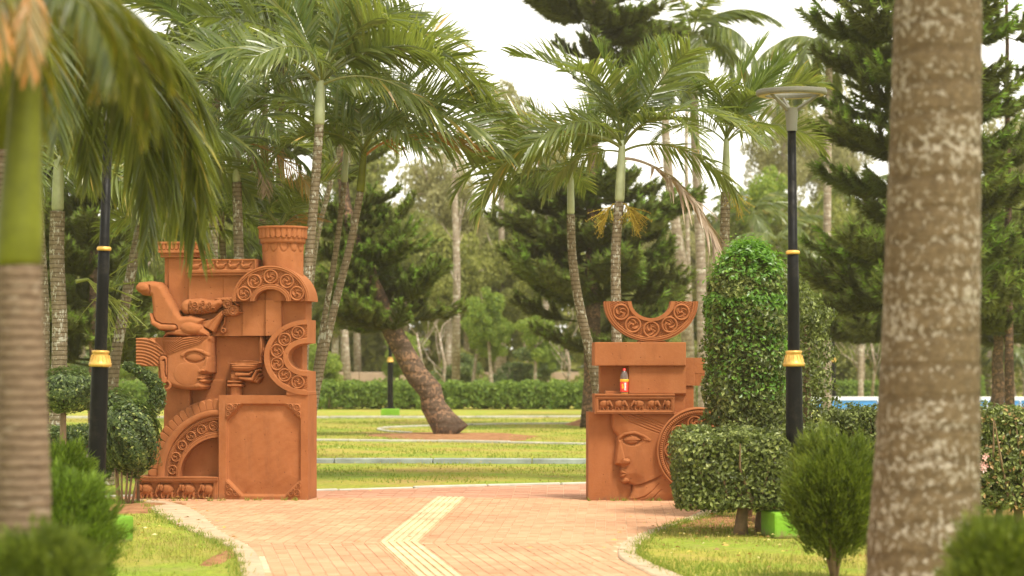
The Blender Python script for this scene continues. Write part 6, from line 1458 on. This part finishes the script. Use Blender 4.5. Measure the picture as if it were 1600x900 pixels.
pine('dark pine at the back of the left palm clump', (X(410, 60), 60, 0), P(415, -60, 60), 0.2, 11, 1.4, 13, 2.0, PNG, Lfun=lambda f: 1 - 0.4 * f, per=5, Lmin=0.4)
pine('dark pine seen through the hanging fronds at upper left', (X(40, 55), 55, 0), P(50, 0, 55), 0.2, 12, 1.8, 14, 1.8, PNG, Lfun=lambda f: 1 - 0.4 * f, per=6, Lmin=0.4)

# ================================================================ FAR HEDGES, POOL, WALL
box_hedge('hedge', 'long clipped hedge closing the far side of the lawn', X(130, 79), X(1120, 79), 78.6, 80.2, 0.04, zz(599, 78.6), 26000, 0.16, 'far_hedge', 41, 'far hedges', depth=0.2, rndc=0.2, noise=0.06)
box_hedge('hedge', 'clipped hedge behind the blue pool at right', X(1290, 98), X(1420, 98), 98, 99.5, 0.0, zz(596, 98), 3500, 0.16, 'far_hedge', 42, 'far hedges', depth=0.2, rndc=0.2)
box_hedge('hedge', 'short piece of hedge beside the small palms at the right edge', X(1505, 100), X(1540, 100), 100, 101.5, 0.0, zz(586, 100), 1600, 0.16, 'far_hedge', 43, 'far hedges', depth=0.2, rndc=0.2)
pool = empty('fountain_pool', (X(1500, 79), 79, 0)); tag(pool, 'raised fountain pool with white rim and blue inner wall', 'pool'); po = np.array(pool.location)
def pbox(name, x0, x1, y0, y1, z0, z1, mat, bev=0.02):
    m = MB(); m.box(x0 - po[0], x1 - po[0], y0 - po[1], y1 - po[1], z0, z1); me = m.mesh(name, mat)
    if bev: bevel_mesh(me, bev, 1)
    return link(name, me, pool)
xa, xb = X(1270, 80), X(1900, 80)
pbox('inner_wall', xa, xb, 81.0, 81.3, 0.0, 0.24, M['pool_blue'], 0)
pbox('coping', xa, xb, 80.97, 81.7, 0.243, 0.37, M['white'])
pbox('front_coping', xa, xb, 75.6, 76.4, 0.0, 0.045, M['kerb_pale'])
m, nt, b = _new('water'); b.inputs['Base Color'].default_value = (0.10, 0.28, 0.42, 1); b.inputs['Roughness'].default_value = 0.08; b.inputs['IOR'].default_value = 1.33
_bump(nt, b, _noise(nt, 3, 4, vec=_pos(nt)).outputs[0], 0.25, 0.05)
mm = MB(); mm.add([(xa, 76.42, 0.03), (xb, 76.42, 0.03), (xb, 80.99, 0.03), (xa, 80.99, 0.03)], [(0, 1, 2, 3)]); wo = mm.build('water', m); wo['kind'] = 'structure'
def nozzle(px_, label):
    root = empty('fountain_nozzle', (X(px_, 78.5), 78.5, 0.03)); tag(root, label, 'fountain nozzle', 'fountain nozzles in the pool')
    m = MB(); m.lathe([(0.055, 0), (0.055, 0.10), (0.035, 0.12), (0.03, 0.17), (0.05, 0.18), (0.05, 0.21), (0.02, 0.24), (0.018, 0.33), (0.001, 0.335)], 12); m.build('nozzle_body', M['steel'], root, True)
    m = MB(); m.tube([(-0.11, 0, 0.13), (0.11, 0, 0.13)], 0.022, 8); m.build('side_pipe', M['steel'], root, True)
for k, (px_, lb) in enumerate(((1372, 'grey fountain nozzle just left of the big trunk, first of the pair'), (1384, 'grey fountain nozzle touching the left side of the big trunk'), (1520, 'paired grey nozzles just right of the big trunk, the left one'), (1526, 'paired grey nozzles just right of the big trunk, the right one'), (1543, 'grey fountain nozzle third from the right edge, shorter gap to its left'), (1553, 'grey fountain nozzle near a thin palm trunk'), (1579, 'grey fountain nozzle before the last at the right edge'), (1594, 'grey fountain nozzle at the very right edge'))):
    nozzle(px_, lb)
wl = empty('boundary_wall', (X(1000, 112), 112, 0)); tag(wl, 'low tan wall running behind the far shrubs', 'wall')
for k in range(30):
    m = MB(); xw = -22 + k * 1.8; m.box(xw, xw + 1.78, -0.1, 0.1, 0, 1.05); me = m.mesh('wall_panel', M['wall_tan']); bevel_mesh(me, 0.02, 1); link('wall_panel', me, wl)

# ================================================================ FAR TREES
def crown_mesh(seed, blobs, n, size, mat, flat=0.8, asp=0.7):
    """unit crown: centre at origin, radius about 1; clumps with gaps"""
    rg = np.random.default_rng(seed); C, N = [], []
    for k in range(blobs):
        d = rg.normal(0, 1, 3); d /= np.linalg.norm(d); c = d * rg.uniform(0.15, 0.85) * [1, 1, flat]; r = rg.uniform(0.16, 0.40)
        m = int(n / blobs * (r / 0.28) ** 2) + 5; v = rg.normal(0, 1, (m, 3)); v /= np.linalg.norm(v, axis=1)[:, None]
        C.append(c + v * [r, r, r * 0.7] * (rg.uniform(0.35, 1, (m, 1)) ** 0.5)); N.append(v + [0, 0, 0.4])
    C, N = np.vstack(C), np.vstack(N); rnd = np.clip(rg.uniform(0, 1, len(C)), 0, 1)
    return leaf_mesh('crown', C, N, size, M[mat], seed, asp, 0.8, rnd)
CR = {'pale': [crown_mesh(s, 24, 5200, 0.070, 'far_pale', 0.95) for s in (1, 2)], 'leaf': [crown_mesh(s, 30, 8500, 0.075, 'far_leaf') for s in (3, 4, 5)], 'lime': [crown_mesh(s, 20, 5200, 0.085, 'far_lime') for s in (6, 7)],
      'dark': [crown_mesh(s, 30, 8500, 0.075, 'hedge') for s in (8,)]}
def tree(label, px_, py_top, d, rpx, kind, seed, group=None, rz=None, trunk_r=0.14, tmat='pale_bark', crown_low=None, lean=0.0, name='tree', extra=2):
    rg = random.Random(seed); s = F / d; root = empty(name, (X(px_, d), d, 0)); tag(root, label, 'tree', group)
    r = rpx / s; zt = EYE + (HZ - py_top) / s; rzz = rz / s if rz else r * 0.9; zc = zt - rzz
    mb = MB(); mb.tube([(0, 0, -0.05), (lean * 0.3, 0, zc * 0.35), (lean * 0.6, 0.1, zc * 0.7), (lean, 0, zc)], np.array([1.25, 0.95, 0.8, 0.5]) * trunk_r, 9)
    for k in range(9):
        a = rg.uniform(0, 6.28); f = rg.uniform(0.2, 0.8); b = np.array([lean * 0.8, 0, zc - rzz * 0.45 + rg.uniform(0, rzz * 0.6)]); e = np.array([lean + math.cos(a) * r * f, math.sin(a) * r * f, zc + rg.uniform(-0.2, 0.6) * rzz])
        mb.tube([b, b * 0.5 + e * 0.5 + [0, 0, -0.1 * r], e], np.array([0.42, 0.26, 0.1]) * trunk_r, 5)
    link('trunk', mb.mesh('trunk', M[tmat], True), root)
    link('crown', rg.choice(CR[kind]), root, (lean, 0, zc), (0, 0, rg.uniform(0, 6.28)), (r, r, rzz))
    for k in range(extra):
        a = rg.uniform(0, 6.28); f = rg.uniform(0.45, 0.65); link('crown', rg.choice(CR[kind]), root, (lean + math.cos(a) * r * 0.5, math.sin(a) * r * 0.5, zc - rzz * rg.uniform(0.1, 0.7)), (0, 0, rg.uniform(0, 6.28)), (r * f, r * f, rzz * f))
    return root
WG = 'trees of the wood beyond the lawn'
far = [
 # label, px, top, d, radius px, kind, rz px
 ('pale airy eucalyptus crown against the white sky, right of the left palm clump', 705, 175, 105, 75, 'pale', 120),
 ('pale eucalyptus with rounded tufts left of the tall dark pine', 785, 85, 108, 62, 'pale', 95),
 ('pale eucalyptus whose tufts show between bowed palm and sky', 850, 165, 104, 55, 'pale', 90),
 ('hazy olive tree behind the thin leaning palms', 620, 270, 100, 85, 'leaf', 120),
 ('hazy olive tree above the leaning pine trunk', 700, 300, 98, 80, 'leaf', 120),
 ('olive tree between the leaning pine and the dark pine', 775, 320, 102, 75, 'leaf', 110),
 ('lime green young tree over the far hedge right of the leaning trunk', 770, 425, 88, 45, 'lime', 70),
 ('lime green young tree left of the dark pine foot', 835, 475, 86, 40, 'lime', 50),
 ('yellow-green shrub tree over the hedge beside the leaning trunk', 735, 470, 90, 35, 'lime', 45),
 ('lime bush behind the far lamp post', 640, 505, 92, 45, 'lime', 45),
 ('lime green tree seen through the open ring', 500, 520, 88, 40, 'lime', 45),
 ('dusky tree right of the dark pine, over the small sculpture', 1010, 350, 100, 85, 'leaf', 130),
 ('pale tree between the two right palms', 1070, 300, 108, 70, 'pale', 110),
 ('olive tree behind the upright palm', 1160, 290, 96, 70, 'leaf', 110),
 ('bright green tree behind the clipped arch top', 1200, 235, 94, 60, 'lime', 75),
 ('hazy green tree behind the right lamp post', 1250, 250, 98, 80, 'leaf', 130),
 ('pale eucalyptus behind the lamp ring', 1215, 70, 115, 70, 'pale', 120),
 ('pale eucalyptus behind the coconut palm trunk', 1300, 100, 118, 80, 'pale', 130),
 ('hazy tree between coconut trunk and the big trunk', 1345, 270, 100, 70, 'leaf', 120),
 ('hazy tree right of the big trunk', 1540, 250, 104, 80, 'leaf', 130),
 ('pale tree high at the right edge', 1590, 120, 112, 70, 'pale', 120),
 ('olive tree low behind the right pines', 1470, 330, 100, 90, 'leaf', 120),
 ('wide pale hazy tree filling the view left of the straight pinkish trunk', 640, 235, 116, 95, 'pale', 140),
 ('wide olive hazy tree behind the straight pinkish trunk', 730, 255, 117, 95, 'leaf', 140),
 ('hazy green tree between the pinkish trunk and the dark pine', 820, 265, 115, 90, 'leaf', 130),
 ('pale hazy tree just right of the open ring', 540, 260, 118, 90, 'pale', 140),
 ('pale hazy tree over the crescent', 1040, 250, 117, 90, 'pale', 140),
 ('hazy green tree over the clipped arch', 1130, 260, 116, 85, 'leaf', 130),
 ('olive hazy tree behind the lamp collar at right', 1260, 300, 119, 90, 'leaf', 130),
 ('shrubby olive tree left of the small palms', 1500, 470, 104, 50, 'leaf', 60),
 ('olive tree far left behind the ringed palms', 30, 250, 100, 90, 'leaf', 150),
 ('olive tree behind the left lamp post', 130, 270, 102, 85, 'leaf', 140),
 ('lime green tree between the left lamp post and the carved head', 190, 350, 92, 60, 'lime', 80),
 ('olive tree behind the goose frieze', 300, 200, 98, 90, 'leaf', 150),
 ('olive tree behind the round pillar', 420, 210, 100, 90, 'leaf', 150),
 ('olive tree behind the thin leaning palms, lower', 520, 330, 96, 80, 'leaf', 110),
 ('hazy tree rising behind the left clump toward the sky', 560, 150, 112, 80, 'leaf', 120),
 ('bright green tree behind the carved figure', 215, 500, 84, 45, 'lime', 50),
 ('dark green shrub tree under the left palms', 150, 520, 88, 60, 'dark', 50),
 ('dark tree between dark pine and small sculpture', 860, 520, 92, 50, 'dark', 40),
 ('dark low tree in the shade right of the leaning trunk', 800, 560, 95, 45, 'dark', 30),
 ('shady low tree behind the far hedge at the centre', 700, 545, 96, 50, 'dark', 38),
 ('dusky low tree behind the crescent', 1020, 470, 90, 60, 'leaf', 60),
 ('dusky green shrub tree left of the clipped arch', 1085, 500, 88, 50, 'leaf', 55),
 ('shrub tree right of the clipped arch beyond the pool', 1320, 480, 104, 60, 'leaf', 70),
 ('light shrub tree just beyond the pool hedge', 1390, 500, 106, 45, 'lime', 60),
]
for k, (lb, px_, pt, d, rpx, kd, rz_) in enumerate(far):
    tree(lb, px_, pt, d + (k * 7 % 5) * 0.7, rpx, kd, 100 + k, WG, rz_, trunk_r=0.16 if pt < 400 else 0.07, lean=((k * 37) % 11 - 5) * 0.08)
# distinct bare trunks in the wood
def bare(label, pts, d, r, mat='pale_bark', forks=0, seed=0):
    rg = np.random.default_rng(seed); b = Vector((X(pts[0][0], d), d, 0)); root = empty('bare_tree', b); tag(root, label, 'tree', 'pale bare trunks in the wood')
    ch = [Vector((0, 0, -0.05))] + [P(x, y, d) - b for x, y in pts[1:]]; mb = MB(); mb.tube([tuple(c) for c in ch], np.linspace(r, r * 0.5, len(ch)), 9); link('trunk', mb.mesh('trunk', M[mat], True), root)
    mb = MB()
    for k in range(forks):
        i = rg.integers(1, len(ch)); a = np.array(ch[i]) * rg.uniform(0.5, 1); e = a + [rg.normal(0, 0.5), rg.normal(0, .4), rg.uniform(0.6, 1.6)]
        mb.tube([a, (a + e) / 2 + rg.normal(0, .12, 3), e], [r * 0.4, r * 0.28, r * 0.1], 5)
        for _ in range(2):
            e2 = e + [rg.normal(0, .3), rg.normal(0, .3), rg.uniform(.2, .6)]; mb.tube([(a + e) / 2, e2], [r * 0.2, r * 0.05], 4)
    if forks: link('twigs', mb.mesh('twigs', M[mat], True), root)
bare('tall pinkish bare trunk right of the leaning pine', [(712, 620), (714, 430), (710, 290), (716, 200)], 92, 0.17, forks=5, seed=1)
bare('pale straight trunk behind the leaning pine base at left', [(545, 620), (540, 540), (535, 400)], 84, 0.16)
bare('thick pale trunk behind the crescent right end', [(1080, 620), (1068, 430), (1045, 280), (1040, 210), (1038, 60)], 72, 0.19)
bare('pale trunk just right of the tall flowering palm', [(1085, 620), (1075, 400), (1072, 240), (1075, 100)], 80, 0.09)
for k, (px_, lb) in enumerate(((655, 'white branching sapling right behind the leaning trunk'), (690, 'white forked sapling over the far hedge'), (885, 'pale sapling behind the foot of the bowed palm'), (1275, 'pale sapling beside the right lamp post collar'), (1345, 'pale forked sapling over the pool'), (1362, 'thin pale sapling close to the big trunk'))):
    bare(lb, [(px_, 620), (px_ + 5, 570), (px_ - 4, 520)], 84 if px_ < 1200 else 96, 0.07, forks=6, seed=20 + k)
# coconut palms, blurred in the distance
CF = [frond_mesh('frond', 1.0, 44, 0.30, 40 - 15 * s, -66 - 8 * s, 0.7, 0, 0.024, 0.4, 90 + s, power=0.9) for s in (0, 1, 2)]
def coconut(label, pts, d, r, L, seed, n=16, droop=0):
    rg = random.Random(seed); b = Vector((X(pts[0][0], d), d, 0)); root = empty('coconut_palm', b); tag(root, label, 'palm tree', 'coconut palms in the distance')
    ch = [tuple(P(x, y, d) - b) for x, y in pts[1:]]; ringed_trunk([(0, 0, 0)] + ch, r, r * 0.75, 0.25, M['pale_bark'], 'trunk', root, seed, 10)
    for k in range(n):
        link('frond', CF[rg.choice((0, 0, 1, 2))], root, Vector(ch[-1]) + Vector((0, 0, 0.05)), (R(rg.uniform(-15, 15)), R(-rg.uniform(-25, 45) + droop), R(k * 137.5)), (L * rg.uniform(0.85, 1.1),) * 3)
coconut('coconut palm with heavy drooping crown behind the tall flowering palm', [(1100, 600), (1095, 400), (1085, 200), (1082, 62)], 66, 0.15, 2.5, 1, 20)
coconut('coconut palm with straight trunk right of the lamp, crown at the top of the picture', [(1292, 600), (1292, 400), (1294, 200), (1296, 82)], 70, 0.13, 2.6, 2, 18)
coconut('small blurred coconut palm low behind the lamp collar', [(1235, 600), (1225, 480), (1215, 385)], 84, 0.10, 2.2, 3, 14)
coconut('squat far palm left of the big trunk above the low pine', [(1345, 600), (1345, 400), (1350, 300)], 90, 0.10, 2.2, 4, 12)
coconut('squat palm in the wood right of the upright palm', [(1180, 600), (1180, 420), (1175, 340)], 88, 0.10, 2.1, 5, 14)
for k, (px_, h, lb) in enumerate(((1555, 548, 'small brown-trunked palm leaning at the far right, leftmost of three'), (1580, 560, 'small palm in the middle of the three at the far right'), (1600, 552, 'small palm at the right edge, partly cut off'))):
    coconut(lb, [(px_ + 4, 615), (px_, 585), (px_ - 3, h)], 104, 0.11, 1.3, 30 + k, 16)
# the mass of wood that closes the view
rg = np.random.default_rng(77)
xs = rg.uniform(-32, 38, 56000); hz_ = 7.0 + 2.4 * np.sin(xs * 0.35 + 1) + 1.1 * np.sin(xs * 0.9) + 0.6 * np.sin(xs * 2.3 + 1); zs = rg.uniform(0, 1, 56000) ** 1.15 * (hz_ + 1.2); ys = rg.uniform(120, 128, 56000)
C = np.stack([xs, ys, zs], -1); N = np.stack([rg.normal(0, .4, 56000), -1 + 0 * xs, 0.5 + 0 * xs], -1)
wm = link('woodland', leaf_mesh('woodland', C, N, 0.50, M["far_leaf"], 5, 0.7, 0.6)); tag(wm, 'dim green mass of wood at the back of the park', 'woodland', None, 'stuff')
rg = np.random.default_rng(78); xs = rg.uniform(-16, 24, 14000); cl_ = 0.5 + 0.5 * np.sin(xs * 1.3 + 2 * np.sin(xs * .5)); zs = rg.uniform(0, 1, 14000) * (0.6 + 1.5 * cl_); ys = 104 + rg.uniform(0, 4, 14000)
us = link('undergrowth', leaf_mesh('undergrowth', np.stack([xs, ys, zs], -1), np.stack([0 * xs, -1 + 0 * xs, 0.8 + 0 * xs], -1), 0.22, M['far_leaf'], 6, 0.6, 0.7)); tag(us, 'low undergrowth at the edge of the wood behind the far hedge', 'undergrowth', None, 'stuff')

# ================================================================ HAZE
hm = bpy.data.materials.new('haze'); hm.use_nodes = True; hn = hm.node_tree; hn.nodes.clear()
ho = hn.nodes.new('ShaderNodeOutputMaterial'); hv = hn.nodes.new('ShaderNodeVolumePrincipled'); hv.inputs['Color'].default_value = (1.0, 0.95, 0.80, 1); hv.inputs['Density'].default_value = HAZE; hv.inputs['Anisotropy'].default_value = 0.3
hn.links.new(hv.outputs[0], ho.inputs['Volume'])
m = MB(); m.box(-262, 262, -22, 422, -1.0, 24); hb = m.build('haze', hm); tag(hb, 'thin warm haze over the park', 'haze', None, 'stuff')
